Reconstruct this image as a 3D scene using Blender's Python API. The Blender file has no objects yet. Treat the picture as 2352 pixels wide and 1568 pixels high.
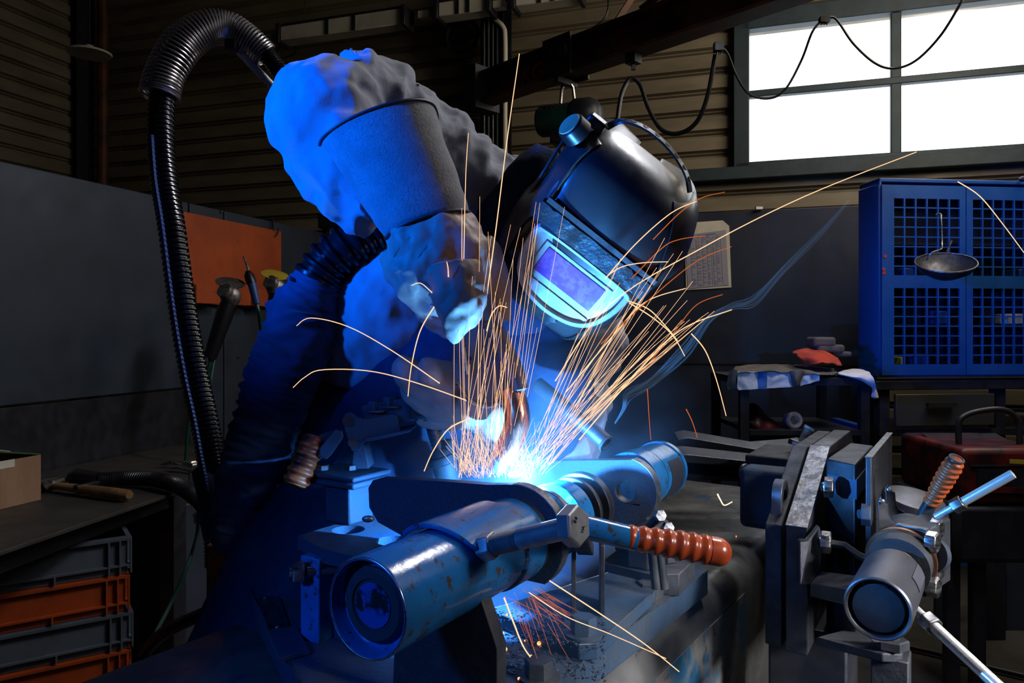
import bpy, bmesh, math, random
from mathutils import Vector, Matrix, noise
from mathutils.geometry import tessellate_polygon
from math import sin, cos, pi, radians as R
random.seed(7)
V = Vector
SC = bpy.context.scene
COL = SC.collection

# ---------------------------------------------------------------- camera, world, lights, exposure
F, H, CX, CY = 1705.0, 1.30, 1176.0, 755.0      # focal length (px of a 2352 wide frame), eye height, principal point
cd = bpy.data.cameras.new('camera'); cam = bpy.data.objects.new('camera', cd); COL.objects.link(cam)
cam.location = (0, 0, H); cam.rotation_euler = (R(90), 0, 0)
cd.sensor_width = 36; cd.lens = 36 * F / 2352; cd.shift_x = 0; cd.shift_y = -(784 - CY) / 2352
cd.clip_start = .02; cd.clip_end = 100
SC.camera = cam
SC.view_settings.view_transform = 'Standard'; SC.view_settings.look = 'None'
SC.view_settings.exposure = 0; SC.view_settings.gamma = 1; SC.view_settings.use_curve_mapping = False
w = bpy.data.worlds.new('daylight'); SC.world = w; w.use_nodes = True
w.node_tree.nodes['Background'].inputs[0].default_value = (.86, .93, 1, 1)
w.node_tree.nodes['Background'].inputs[1].default_value = 3.0
SC.cycles.max_bounces = 8; SC.cycles.diffuse_bounces = 3; SC.cycles.glossy_bounces = 3
SC.cycles.transparent_max_bounces = 24; SC.cycles.volume_bounces = 0
SC.cycles.sample_clamp_indirect = 3.0; SC.cycles.use_denoising = True
try: SC.cycles.denoiser = 'OPENIMAGEDENOISE'
except Exception: pass

def light(name, kind, loc, energy, color, size=.1, target=None, size_y=None, spread=None):
    ld = bpy.data.lights.new(name, kind); ld.energy = energy; ld.color = color
    if kind == 'AREA':
        ld.size = size
        if size_y: ld.shape = 'RECTANGLE'; ld.size_y = size_y
        if spread: ld.spread = spread
    else: ld.shadow_soft_size = size
    o = bpy.data.objects.new(name, ld); COL.objects.link(o); o.location = loc
    if target is not None: o.rotation_euler = (V(target) - V(loc)).to_track_quat('-Z', 'Y').to_euler()
    return o
ARC = V((.016, .965, 1.108))
light('welding_arc_light', 'POINT', ARC, 46.0, (.07, .36, 1.0), .006)
bl = light('blue_gel_flash', 'SPOT', (-1.6, .22, 1.70), 640, (.0, .12, 1.0), .10, (-.35, 1.1, 1.60)); bl.data.spot_size = R(28); bl.data.spot_blend = 1  # added blue gel flash, unseen at the left front, colouring the raised sleeve
light('upper_right_fill', 'AREA', (2.3, .9, 3.0), 5, (.92, .93, 1.0), 1.2, (.3, 1.4, 1.2))  # added neutral fill from the upper right, no door stands there
light('rear_bay_lamp', 'AREA', (2.4, 3.0, 3.2), 40, (1.0, .86, .68), 1.2, (0.6, 5.4, 1.7))
light('overhead_rim_fill', 'AREA', (1.2, 1.9, 3.2), 34, (.93, .94, 1.0), .7, (.15, 1.1, 1.1), .2)  # added overhead area light for the cylinder highlight and rim light
b2 = light('blue_jig_fill', 'SPOT', (-1.1, -.25, 1.75), 60, (.02, .20, 1.0), .08, (-.20, .80, .95)); b2.data.spot_size = R(34); b2.data.spot_blend = 1  # added second blue spot to lift the cylinder cap and base plate
light('beam_side_fill', 'AREA', (1.9, -.3, 1.9), 6, (.95, .96, 1.0), .5, (.42, .95, .72), spread=R(28))  # added narrow fill brightening the side of the bench beam, no door

# ---------------------------------------------------------------- projection helpers (world points of things seen in the photo)
O = V((0, 0, H))
def ray(px, py): return V(((px - CX) / F, 1, -(py - CY) / F))
def P(px, py, d): return O + ray(px, py) * d
def PZ(px, py, z): return P(px, py, (H - z) * F / (py - CY))
def PV(px, py, p0, n):
    r = ray(px, py); return O + r * ((p0 - O).dot(n) / r.dot(n))
def S(px, d): return px * d / F                    # size in metres of px pixels at depth d
ZU = V((0, 0, 1))
UD = V((1074, 1705, 0)).normalized()               # the jig's long axis
VD = V((UD.y, -UD.x, 0))                           # across it, to the right and forward
LW = V((562, 1705, 0)).normalized()                # along the left wall
BW = V((LW.y, -LW.x, 0))                           # along the back wall, to the right

# ---------------------------------------------------------------- mesh builder
def frame(a, up=ZU):
    a = a.normalized()
    if abs(a.dot(up)) > .98: up = V((1, 0, 0)) if abs(a.x) < .9 else V((0, 1, 0))
    x = up.cross(a).normalized(); return x, a.cross(x).normalized(), a
def spline(pts, n):
    """Catmull-Rom through points (tuples of equal length or Vectors)"""
    pts = [tuple(p) for p in pts]; out = []
    q = [pts[0]] + pts + [pts[-1]]
    m = len(pts) - 1
    for i in range(n + 1):
        t = i / n * m; k = min(int(t), m - 1); f = t - k
        a, b, c, d = q[k:k + 4]
        out.append(tuple(.5 * (2 * b[j] + (c[j] - a[j]) * f + (2 * a[j] - 5 * b[j] + 4 * c[j] - d[j]) * f * f + (3 * b[j] - a[j] - 3 * c[j] + d[j]) * f ** 3) for j in range(len(b))))
    return out
class MB:
    def __init__(s): s.v = []; s.f = []
    def add(s, vs, fs):
        k = len(s.v); s.v += [V(p) for p in vs]; s.f += [tuple(i + k for i in f) for f in fs]; return s
    def prism(s, pts, vec, holes=()):
        vec = V(vec)
        if holes:
            loops = [list(map(V, pts))] + [list(map(V, h)) for h in holes]
            flat = [p for l in loops for p in l]; N = len(flat)
            tr = tessellate_polygon(loops)
            fs = [tuple(t) for t in tr] + [tuple(i + N for i in reversed(t)) for t in tr]
            k = 0
            for l in loops:
                n = len(l); fs += [(k + i, k + (i + 1) % n, N + k + (i + 1) % n, N + k + i) for i in range(n)]; k += n
            return s.add(flat + [p + vec for p in flat], fs)
        n = len(pts); pts = list(map(V, pts))
        return s.add(pts + [p + vec for p in pts], [tuple(range(n)), tuple(range(2 * n - 1, n - 1, -1))] + [(i, (i + 1) % n, n + (i + 1) % n, n + i) for i in range(n)])
    def box(s, c, hx, hy, hz, ax=(V((1, 0, 0)), V((0, 1, 0)), ZU)):
        c = V(c); x, y, z = ax[0] * hx, ax[1] * hy, ax[2] * hz
        return s.prism([c - x - y - z, c + x - y - z, c + x + y - z, c - x + y - z], z * 2)
    def bar(s, p0, p1, w, h, up=ZU):
        x, y, a = frame(V(p1) - V(p0), up); p0 = V(p0)
        return s.prism([p0 - x * w / 2 - y * h / 2, p0 + x * w / 2 - y * h / 2, p0 + x * w / 2 + y * h / 2, p0 - x * w / 2 + y * h / 2], V(p1) - p0)
    def loft(s, rings, cap=True, closed=False):
        m = len(rings[0]); vs = [p for r in rings for p in r]; n = len(rings); fs = []
        for i in range(n if closed else n - 1):
            j = (i + 1) % n
            for k in range(m): fs.append((i * m + k, i * m + (k + 1) % m, j * m + (k + 1) % m, j * m + k))
        if cap and not closed:
            vs += [sum(rings[0], V()) / m, sum(rings[-1], V()) / m]; a = n * m
            for k in range(m): fs.append((a, (k + 1) % m, k)); fs.append((a + 1, (n - 1) * m + k, (n - 1) * m + (k + 1) % m))
        return s.add(vs, fs)
    def tube(s, pts, r, m=12, cap=True, fn=None, flat=None, up=ZU):
        """pts: Vectors; r: radius or list; fn(i,theta,t)->radius factor; flat: (a,b) factors or list of"""
        n = len(pts); pts = list(map(V, pts)); rs = r if isinstance(r, (list, tuple)) else [r] * n
        rings = []; x = None
        for i in range(n):
            a = (pts[min(i + 1, n - 1)] - pts[max(i - 1, 0)]).normalized()
            if x is None: x, y, a = frame(a, up)
            else:
                x = (x - a * x.dot(a)).normalized(); y = a.cross(x)
            fa, fb = (flat[i] if isinstance(flat, list) else flat) if flat else (1, 1)
            ring = []
            for k in range(m):
                th = 2 * pi * k / m; q = rs[i] * (fn(i, th, i / max(1, n - 1)) if fn else 1)
                ring.append(pts[i] + x * cos(th) * q * fa + y * sin(th) * q * fb)
            rings.append(ring)
        return s.loft(rings, cap)
    def cyl(s, p0, p1, r0, r1=None, m=24): return s.tube([p0, p1], [r0, r0 if r1 is None else r1], m)
    def lathe(s, p0, a, prof, m=32, x=None):
        """prof: list of (height along a, radius)"""
        X, Y, a = frame(V(a)); p0 = V(p0); rings = [[p0 + a * h + (X * cos(2 * pi * k / m) + Y * sin(2 * pi * k / m)) * max(r, 1e-5) for k in range(m)] for h, r in prof]
        return s.loft(rings, True)
    def hexa(s, p, a, rr, h, rot=0):
        X, Y, a = frame(V(a)); p = V(p)
        def ring(q, z): return [p + a * z + (X * cos(rot + pi / 3 * k) + Y * sin(rot + pi / 3 * k)) * q for k in range(6)]
        return s.loft([ring(rr, 0), ring(rr, h * .86), ring(rr * .9, h)])
    def ball(s, c, r, m=16, sc=(1, 1, 1), ax=None):
        c = V(c); ax = ax or (V((1, 0, 0)), V((0, 1, 0)), ZU); rings = []
        for i in range(1, m):
            ph = pi * i / m; rings.append([c + (ax[0] * (sin(ph) * cos(t) * sc[0]) + ax[1] * (sin(ph) * sin(t) * sc[1]) + ax[2] * (-cos(ph) * sc[2])) * r for t in [2 * pi * k / m for k in range(m)]])
        return s.loft(rings)
    def torus(s, c, a, r, q, m=24, n=8, arc=2 * pi, x0=None):
        X, Y, a = frame(V(a)); c = V(c)
        if x0 is not None: X = V(x0).normalized(); Y = a.cross(X)
        full = abs(arc - 2 * pi) < 1e-6
        pts = [c + (X * cos(arc * k / m) + Y * sin(arc * k / m)) * r for k in range(m + (0 if full else 1))]
        rings = []
        for p in pts:
            d = (p - c).normalized(); rings.append([p + d * q * cos(2 * pi * j / n) + a * q * sin(2 * pi * j / n) for j in range(n)])
        return s.loft(rings, cap=not full, closed=full)
    def helix(s, pts, rad, q, turns, n=14, m=6):
        """wire coil round the path"""
        N = int(turns * n); path = spline(pts, N); path = list(map(V, path)); rr = spline([(a,) for a in rad], N)
        out = []; x = None
        for i, p in enumerate(path):
            a = (path[min(i + 1, N)] - path[max(i - 1, 0)]).normalized()
            if x is None: x, y, a = frame(a)
            else: x = (x - a * x.dot(a)).normalized(); y = a.cross(x)
            t = 2 * pi * i / n; out.append(p + (x * cos(t) + y * sin(t)) * rr[i][0])
        return s.tube(out, q, m)

def tagp(o, label=None, cat=None, group=None, kind=None):
    if label: o['label'] = label
    if cat: o['category'] = cat
    if group: o['group'] = group
    if kind: o['kind'] = kind
    return o
def wloc(o):
    l = V(o.location)
    while o.parent: o = o.parent; l = l + V(o.location)
    return l
def obj(name, mb, mat, parent=None, label=None, cat=None, group=None, kind=None, bevel=0, seg=2, smooth=38, mods=()):
    vs = mb.v
    if parent is None:
        lo = [min(p[i] for p in vs) for i in range(3)]; hi = [max(p[i] for p in vs) for i in range(3)]
        org = V(((lo[0] + hi[0]) / 2, (lo[1] + hi[1]) / 2, lo[2])); loc = org
    else: org = wloc(parent); loc = V((0, 0, 0))
    me = bpy.data.meshes.new(name); me.from_pydata([tuple(p - org) for p in vs], [], mb.f)
    bm = bmesh.new(); bm.from_mesh(me); bmesh.ops.recalc_face_normals(bm, faces=bm.faces)
    lim = R(smooth)
    for f in bm.faces: f.smooth = True
    for e in bm.edges:
        if len(e.link_faces) == 2 and e.calc_face_angle(0) > lim: e.smooth = False
    bm.to_mesh(me); bm.free()
    me.materials.append(mat); o = bpy.data.objects.new(name, me); COL.objects.link(o); o.location = loc
    if parent is not None: o.parent = parent
    if bevel:
        b = o.modifiers.new('bevel', 'BEVEL'); b.width = bevel; b.segments = seg; b.limit_method = 'ANGLE'; b.angle_limit = R(40)
        b.harden_normals = False
    for m in mods: m(o)
    return tagp(o, label, cat, group, kind)
def thing(name, loc, label, cat, group=None):
    o = bpy.data.objects.new(name, None); COL.objects.link(o); o.location = V(loc); o.empty_display_size = .05
    return tagp(o, label, cat, group)
def copy_tree(o, parent=None):
    c = o.copy(); COL.objects.link(c); c.parent = parent
    for ch in [x for x in list(COL.objects) if x.parent == o]: copy_tree(ch, c)
    return c
def text_mb(s, org, X, Y, size, depth=.0008):
    """lettering as mesh: org = lower-left, X = reading direction, Y = up of the letters"""
    cu = bpy.data.curves.new('t', 'FONT'); cu.body = s; cu.size = size; cu.extrude = depth / 2; cu.resolution_u = 3
    o = bpy.data.objects.new('t', cu); COL.objects.link(o)
    dg = bpy.context.evaluated_depsgraph_get(); me = bpy.data.meshes.new_from_object(o.evaluated_get(dg))
    X = V(X).normalized(); Y = V(Y).normalized(); Z = X.cross(Y)
    mb = MB(); mb.add([V(org) + X * v.co.x + Y * v.co.y + Z * v.co.z for v in me.vertices], [tuple(p.vertices) for p in me.polygons])
    bpy.data.objects.remove(o); bpy.data.curves.remove(cu); bpy.data.meshes.remove(me)
    return mb

# ---------------------------------------------------------------- materials
def mat(name, col, rough=.6, metal=0, col2=None, cs=20, cmin=.45, cmax=.6, bump=0, bs=80, rv=0, col3=None, c3s=60, c3t=.66, coat=0, emit=None, es=0, stretch=None, sheen=0, spec=.5):
    m = bpy.data.materials.new(name); m.use_nodes = True; nt = m.node_tree; N = nt.nodes; L = nt.links; b = N['Principled BSDF']
    b.inputs['Base Color'].default_value = (*col, 1); b.inputs['Roughness'].default_value = rough; b.inputs['Metallic'].default_value = metal
    b.inputs['Specular IOR Level'].default_value = spec
    if coat: b.inputs['Coat Weight'].default_value = coat; b.inputs['Coat Roughness'].default_value = .15
    if sheen: b.inputs['Sheen Weight'].default_value = sheen
    tc = N.new('ShaderNodeTexCoord'); mp = N.new('ShaderNodeMapping'); L.new(tc.outputs['Object'], mp.inputs[0])
    if stretch: mp.inputs['Scale'].default_value = stretch
    def nz(scale, det=6, ro=.6):
        n = N.new('ShaderNodeTexNoise'); n.inputs['Scale'].default_value = scale; n.inputs['Detail'].default_value = det; n.inputs['Roughness'].default_value = ro
        L.new(mp.outputs[0], n.inputs['Vector']); return n.outputs['Fac']
    def rng(src, a, b_, c, d):
        r = N.new('ShaderNodeMapRange'); L.new(src, r.inputs[0]); r.inputs[1].default_value = a; r.inputs[2].default_value = b_; r.inputs[3].default_value = c; r.inputs[4].default_value = d; return r.outputs[0]
    cur = None
    if col2:
        mx = N.new('ShaderNodeMix'); mx.data_type = 'RGBA'; L.new(rng(nz(cs), cmin, cmax, 0, 1), mx.inputs[0])
        mx.inputs[6].default_value = (*col, 1); mx.inputs[7].default_value = (*col2, 1); cur = mx.outputs[2]
    if col3:
        mx = N.new('ShaderNodeMix'); mx.data_type = 'RGBA'; L.new(rng(nz(c3s, 8, .7), c3t, c3t + .03, 0, 1), mx.inputs[0])
        if cur: L.new(cur, mx.inputs[6])
        else: mx.inputs[6].default_value = (*col, 1)
        mx.inputs[7].default_value = (*col3, 1); cur = mx.outputs[2]
    if cur: L.new(cur, b.inputs['Base Color'])
    if rv: L.new(rng(nz(cs * 1.7 + 3), .3, .7, max(.02, rough - rv), min(1, rough + rv)), b.inputs['Roughness'])
    if bump:
        bp = N.new('ShaderNodeBump'); bp.inputs['Strength'].default_value = 1; bp.inputs['Distance'].default_value = bump
        L.new(nz(bs), bp.inputs['Height']); L.new(bp.outputs[0], b.inputs['Normal'])
    if emit: b.inputs['Emission Color'].default_value = (*emit, 1); b.inputs['Emission Strength'].default_value = es
    return m
M = dict(
    wall=mat('beige_cladding', (.20, .168, .112), .55, 0, (.11, .090, .06), 1.5, .35, .7, rv=.15, stretch=(1, 1, 4)),
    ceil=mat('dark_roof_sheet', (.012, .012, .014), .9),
    floor=mat('workshop_floor', (.030, .030, .028), .8, 0, (.05, .045, .035), 6, .4, .65, bump=.001, bs=60, rv=.15),
    blacksteel=mat('black_steel', (.012, .013, .018), .45, .0, (.02, .02, .026), 12, rv=.1),
    screen=mat('dark_grey_sheet_steel', (.044, .058, .082), .5, .3, (.030, .038, .054), 2.2, .35, .7, rv=.12, col3=(.12, .12, .13), c3s=9, c3t=.78),
    navypanel=mat('navy_painted_panel', (.012, .018, .042), .55, 0, (.008, .012, .026), 4, rv=.1),
    teal=mat('dark_teal_paint', (.012, .03, .042), .6, 0, (.008, .02, .028), 9),
    bluecab=mat('blue_painted_steel', (.004, .062, .24), .45, 0, (.003, .045, .18), 5, .4, .7, rv=.08),
    orange=mat('orange_painted_sheet', (.50, .085, .012), .5, 0, (.36, .055, .01), 5, .35, .65, col3=(.08, .025, .012), c3s=26, c3t=.64, rv=.1),
    white=mat('white_paint', (.55, .53, .48), .4),
    fixture=mat('grey_diffuser', (.66, .62, .52), .35, 0, (.5, .47, .38), 3),
    jib=mat('brown_orange_paint', (.12, .035, .008), .6, 0, (.03, .012, .008), 4, .4, .6),
    green=mat('dark_green_paint', (.01, .06, .035), .4, 0, (.006, .035, .022), 8),
    rubber=mat('black_rubber', (.008, .008, .010), .38, rv=.08),
    hose=mat('glossy_black_hose', (.006, .006, .008), .22, rv=.05),
    springst=mat('dark_spring_steel', (.50, .46, .46), .28, .9),
    steel=mat('brushed_steel', (.42, .41, .41), .32, 1.0, (.28, .27, .27), 30, rv=.12, stretch=(1, 1, 5)),
    boltsteel=mat('grey_zinc_bolt_steel', (.34, .34, .35), .42, .35, (.26, .26, .27), 40, bump=.0002, bs=200),
    chrome=mat('chromed_rod', (.62, .60, .58), .28, .55, rv=.05),
    darksteel=mat('dark_machine_steel', (.075, .078, .088), .42, .75, (.035, .036, .044), 16, .4, .65, bump=.0004, bs=120, rv=.14),
    rawsteel=mat('mill_scale_steel', (.10, .10, .115), .45, .8, (.055, .055, .065), 9, .4, .65, bump=.0003, bs=200, rv=.12),
    castdark=mat('dusty_black_steel', (.028, .030, .036), .6, .4, (.06, .06, .065), 20, .5, .7, bump=.0008, bs=150, rv=.15, col3=(.16, .16, .16), c3s=90, c3t=.72),
    jigblue=mat('worn_blue_paint', (.014, .15, .42), .17, 0, (.009, .085, .22), 9, .4, .65, col3=(.060, .042, .034), c3s=75, c3t=.575, bump=.0004, bs=90, rv=.08),
    capblue=mat('flaked_blue_paint', (.008, .07, .30), .45, 0, (.012, .012, .014), 24, .46, .50, bump=.0005, bs=60),
    plateblue=mat('blue_black_plate', (.024, .048, .088), .6, .1, (.04, .05, .065), 14, .45, .66, bump=.0008, bs=170, rv=.12, spec=.3, col3=(.20, .22, .25), c3s=120, c3t=.74),
    edge=mat('bare_ground_steel', (.24, .24, .25), .42, .85, (.10, .10, .11), 70, rv=.15, stretch=(1, 1, 1), bump=.0005, bs=200),
    benchst=mat('scuffed_bench_steel', (.085, .080, .075), .36, .5, (.17, .165, .155), 7, .42, .62, bump=.0008, bs=50, rv=.16, col3=(.02, .085, .16), c3s=5, c3t=.60),
    beamside=mat('flaking_blue_beam_paint', (.02, .10, .19), .42, .35, (.16, .15, .14), 10, .44, .53, bump=.0010, bs=90, rv=.15, col3=(.05, .04, .035), c3s=55, c3t=.58),
    grip=mat('orange_rubber_grip', (.42, .062, .012), .3, 0, (.30, .04, .01), 20, rv=.08, col3=(.012, .008, .008), c3s=55, c3t=.66, coat=.2),
    griprust=mat('charred_orange_grip', (.34, .058, .014), .4, 0, (.05, .012, .006), 28, .50, .62, rv=.08),
    fabric=mat('grey_blue_twill', (.25, .25, .285), .9, 0, (.21, .21, .24), 9, .4, .65, bump=.0008, bs=500, sheen=.2),
    suede=mat('grey_suede', (.25, .24, .24), .95, 0, (.17, .165, .17), 26, .38, .66, bump=.0014, bs=300, sheen=.2, col3=(.13, .125, .13), c3s=520, c3t=.55),
    leather=mat('tan_grey_leather', (.38, .27, .205), .6, 0, (.25, .17, .13), 12, .4, .65, bump=.0008, bs=60, rv=.1),
    apron=mat('navy_suede_apron', (.016, .026, .055), .95, 0, (.04, .058, .10), 9, .48, .75, bump=.001, bs=260, spec=.2),
    trouser=mat('dark_blue_trousers', (.02, .025, .045), .9),
    sleevecloth=mat('blue_black_canvas', (.018, .035, .085), .85, 0, (.010, .02, .05), 14, bump=.0006, bs=300, sheen=.15),
    helmet=mat('scratched_black_nylon', (.018, .016, .016), .36, 0, (.034, .031, .03), 9, .4, .7, rv=.12, bump=.0002, bs=140, coat=.15, col3=(.16, .16, .17), c3s=34, c3t=.70, stretch=(1, 1, .5)),
    helmetgrey=mat('dark_grey_nylon', (.065, .052, .047), .33, 0, (.025, .022, .022), 9, rv=.1),
    lensbez=mat('pale_lens_cover', (.55, .62, .64), .3, 0, (.42, .50, .52), 30, rv=.08),
    lensglass=mat('purple_filter_glass', (.22, .07, .40), .12, 0, (.30, .12, .5), 90, coat=.6),
    tape=mat('dark_crinkled_tape', (.015, .035, .042), .4, 0, (.03, .02, .015), 25, bump=.003, bs=55),
    yellowcap=mat('pale_yellow_knob_cap', (.42, .42, .20), .5),
    skin=mat('skin', (.45, .27, .19), .55),
    copper=mat('copper_nozzle', (.62, .27, .14), .28, 1.0, (.40, .16, .10), 22, rv=.12),
    torchguard=mat('dark_violet_guard_plate', (.10, .09, .14), .5, .4, (.10, .09, .11), 20, bump=.0006, bs=110, rv=.12),
    cardboard=mat('cardboard', (.34, .20, .115), .85, 0, (.28, .16, .09), 14, stretch=(1, 1, .2)),
    greenprint=mat('green_printed_card', (.03, .10, .03), .6),
    wood=mat('worn_wood_handle', (.30, .165, .07), .6, 0, (.15, .075, .03), 12, .4, .62, stretch=(1, 1, 1)),
    table=mat('worn_sheet_table_top', (.085, .078, .070), .5, .45, (.055, .05, .046), 4, .4, .65, rv=.15, bump=.0004, bs=40),
    crategrey=mat('grey_plastic_crate', (.085, .100, .125), .5, 0, (.06, .07, .088), 9, rv=.1),
    crateorange=mat('orange_plastic_crate', (.36, .055, .008), .5, 0, (.26, .04, .008), 9, rv=.1),
    paper=mat('white_paper', (.30, .29, .36), .8),
    ink=mat('printed_ink', (.16, .16, .24), .8),
    towel=mat('white_towel', (.62, .62, .66), .95, 0, (.5, .5, .55), 20, bump=.002, bs=60),
    bluestripe=mat('blue_towel_stripe', (.03, .12, .38), .95),
    greycloth=mat('grey_brown_cloth', (.10, .09, .08), .95, 0, (.065, .058, .052), 20, bump=.003, bs=50),
    redcloth=mat('red_orange_cloth', (.42, .035, .012), .9, 0, (.3, .03, .01), 15, bump=.002, bs=50),
    redpaint=mat('red_paint', (.022, .002, .002), .5, 0, (.12, .006, .005), 8),
    yellow=mat('yellow_plastic', (.45, .33, .03), .5),
    bluetool=mat('blue_handle', (.01, .05, .22), .45),
    castalu=mat('cast_aluminium', (.34, .31, .29), .4, .8, (.16, .14, .13), 60, bump=.0008, bs=150),
    greenhose=mat('dark_green_hose', (.006, .05, .035), .4),
    bronze=mat('bronze_ring', (.42, .21, .11), .4, 1.0, (.26, .12, .07), 26, rv=.1),
    patch=mat('white_badge', (.75, .76, .80), .6),
    inkdark=mat('dark_mark', (.03, .03, .04), .6),
    spatter=mat('steel_dust_and_spatter', (.05, .055, .065), .35, .7, (.2, .2, .22), 60),
)
def emis(name, col, st):
    m = bpy.data.materials.new(name); m.use_nodes = True; nt = m.node_tree; nt.nodes.clear()
    o = nt.nodes.new('ShaderNodeOutputMaterial'); e = nt.nodes.new('ShaderNodeEmission'); e.inputs[0].default_value = (*col, 1); e.inputs[1].default_value = st
    nt.links.new(e.outputs[0], o.inputs[0]); return m
M['spark'] = emis('glowing_spark', (1, .56, .30), 1.5)
M['sparkhot'] = emis('hot_spark', (1, .66, .38), 2.4)
M['sparkdim'] = emis('cooling_spark', (1, .22, .05), .55)
M['ember'] = emis('ember', (1, .28, .08), 3)

# ================================================================ THE HALL
nB = LW; pB = V((1.537, 5.0, 0))                    # back wall plane
def back(px, py, off=0): return PV(px, py, pB - nB * off, nB)
def bz(px, z, off=0):                               # point of the back wall under pixel column px at height z
    p = PV(px, CY, pB - nB * off, nB); return V((p.x, p.y, z))
corner = bz(213, 0)
CEIL = 4.5
def corrugated(p0, p1, z0, z1, nrm, pitch=.14, dep=.035):
    mb = MB(); p0 = V((p0.x, p0.y, 0)); p1 = V((p1.x, p1.y, 0)); prof = []
    z = z0
    while z < z1 - 1e-6:
        for f, d in ((0, 0), (.60, 0), (.68, dep), (.76, dep), (.82, dep * .35), (.88, dep), (.93, dep)):
            zz = z + f * pitch
            if zz <= z1: prof.append((zz, d))
        z += pitch
    prof.append((z1, 0))
    vs = []
    for zz, d in prof: vs += [p0 - nrm * d * -1 + ZU * zz, p1 + nrm * d + ZU * zz]
    k = len(vs); mb.add(vs, [(2 * i, 2 * i + 1, 2 * i + 3, 2 * i + 2) for i in range(len(prof) - 1)])
    # backing skin gives the sheet its thickness
    mb.prism([p0 + nrm * .06 + ZU * z0, p1 + nrm * .06 + ZU * z0, p1 + nrm * .06 + ZU * z1, p0 + nrm * .06 + ZU * z1], nrm * .05)
    return mb
wx0, wx1 = bz(1714, 0), bz(2470, 0)                 # window opening
WZ0, WZ1 = 2.41, 3.29
wz = lambda px, py: back(px, py).z
WZ0, WZ1 = wz(1719, 377), wz(1719, 73)
rightend = bz(2600, 0) + BW * .8
mb = corrugated(corner, wx0, 0, CEIL, nB)
a = corrugated(wx0, rightend, 0, WZ0 - .01, nB); mb.add(a.v, a.f)
a = corrugated(wx0, rightend, WZ1 + .01, CEIL, nB); mb.add(a.v, a.f)
a = corrugated(wx1, rightend, WZ0, WZ1, nB); mb.add(a.v, a.f)
mb.prism([corner - BW * .5 + nB * .03, corner + BW * .3 + nB * .03, corner + BW * .3 + nB * .03 + ZU * CEIL, corner - BW * .5 + nB * .03 + ZU * CEIL], nB * .06)
obj('wall_back', mb, M['wall'], kind='structure', smooth=20)
leftnear = corner - LW * 8.2
wl = corrugated(corner, leftnear, 0, CEIL, -BW); wl.prism([corner - BW * .03 + nB * .5, corner - BW * .03 - nB * .4, corner - BW * .03 - nB * .4 + ZU * CEIL, corner - BW * .03 + nB * .5 + ZU * CEIL], -BW * .06)
obj('wall_left', wl, M['wall'], kind='structure', smooth=20)
rightnear = rightend - LW * 8.2
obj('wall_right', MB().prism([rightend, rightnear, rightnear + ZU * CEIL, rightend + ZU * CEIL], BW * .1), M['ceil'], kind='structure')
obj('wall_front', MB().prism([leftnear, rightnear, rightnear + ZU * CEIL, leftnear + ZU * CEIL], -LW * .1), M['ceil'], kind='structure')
e = .12
obj('floor', MB().prism([corner - BW * e + LW * e, rightend + (BW + LW) * e, rightnear + (BW - LW) * e, leftnear - (BW + LW) * e], V((0, 0, -.1))), M['floor'], kind='structure')
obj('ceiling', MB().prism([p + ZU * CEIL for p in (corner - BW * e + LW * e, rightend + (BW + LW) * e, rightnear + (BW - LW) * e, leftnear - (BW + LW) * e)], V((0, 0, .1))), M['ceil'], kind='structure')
# window: frame, bars, frosted panes
win = thing('window_1', bz(2080, WZ0), None, None); win['kind'] = 'structure'
mb = MB(); t = .06
def wp(px, z, off): return bz(px, z, off)
def wbar(pa, pb, w): mb.bar(pa, pb, .07, w, ZU if abs((pb - pa).z) < .5 * (pb - pa).length else BW)
fr = .055
mb.bar(bz(1690, WZ1 + .05, .03), bz(2600, WZ1 + .05, .03), .09, .12)
mb.bar(bz(1690, WZ0 - .05, .03), bz(2600, WZ0 - .05, .03), .09, .10)
mb.bar(bz(1703, WZ0 - .1, .03), bz(1703, WZ1 + .1, .03), .09, .10, BW)
zm = wz(1719, 222); x_m = 2057
mb.bar(bz(1703, zm, .03), bz(2600, zm, .03), .06, .045)
for xm in (2057, 2440): mb.bar(bz(xm, WZ0 - .05, .03), bz(xm, WZ1 + .05, .03), .06, .05, LW)
obj('window_frame', mb, M['teal'], win, bevel=.006)
pm = bpy.data.materials.new('frosted_pane'); pm.use_nodes = True; nt = pm.node_tree; nt.nodes.clear()
o_ = nt.nodes.new('ShaderNodeOutputMaterial'); mx = nt.nodes.new('ShaderNodeMixShader'); tr = nt.nodes.new('ShaderNodeBsdfTransparent'); gl = nt.nodes.new('ShaderNodeBsdfGlossy')
gl.inputs['Roughness'].default_value = .2; mx.inputs[0].default_value = .08; nt.links.new(tr.outputs[0], mx.inputs[1]); nt.links.new(gl.outputs[0], mx.inputs[2]); nt.links.new(mx.outputs[0], o_.inputs[0])
for xa, xb in ((1714, 2057), (2057, 2440)):
    for za, zb in ((WZ0, zm), (zm, WZ1)):
        obj('window_pane', MB().prism([bz(xa, za, .02), bz(xb, za, .02), bz(xb, zb, .02), bz(xa, zb, .02)], nB * .006), pm, win)
po = light('window_daylight', 'AREA', (bz(2080, 2.85, -.15)), 1, (1, 1, 1), 1.9, bz(2080, 2.85, 1), .9); po.data.cycles.is_portal = True
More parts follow.
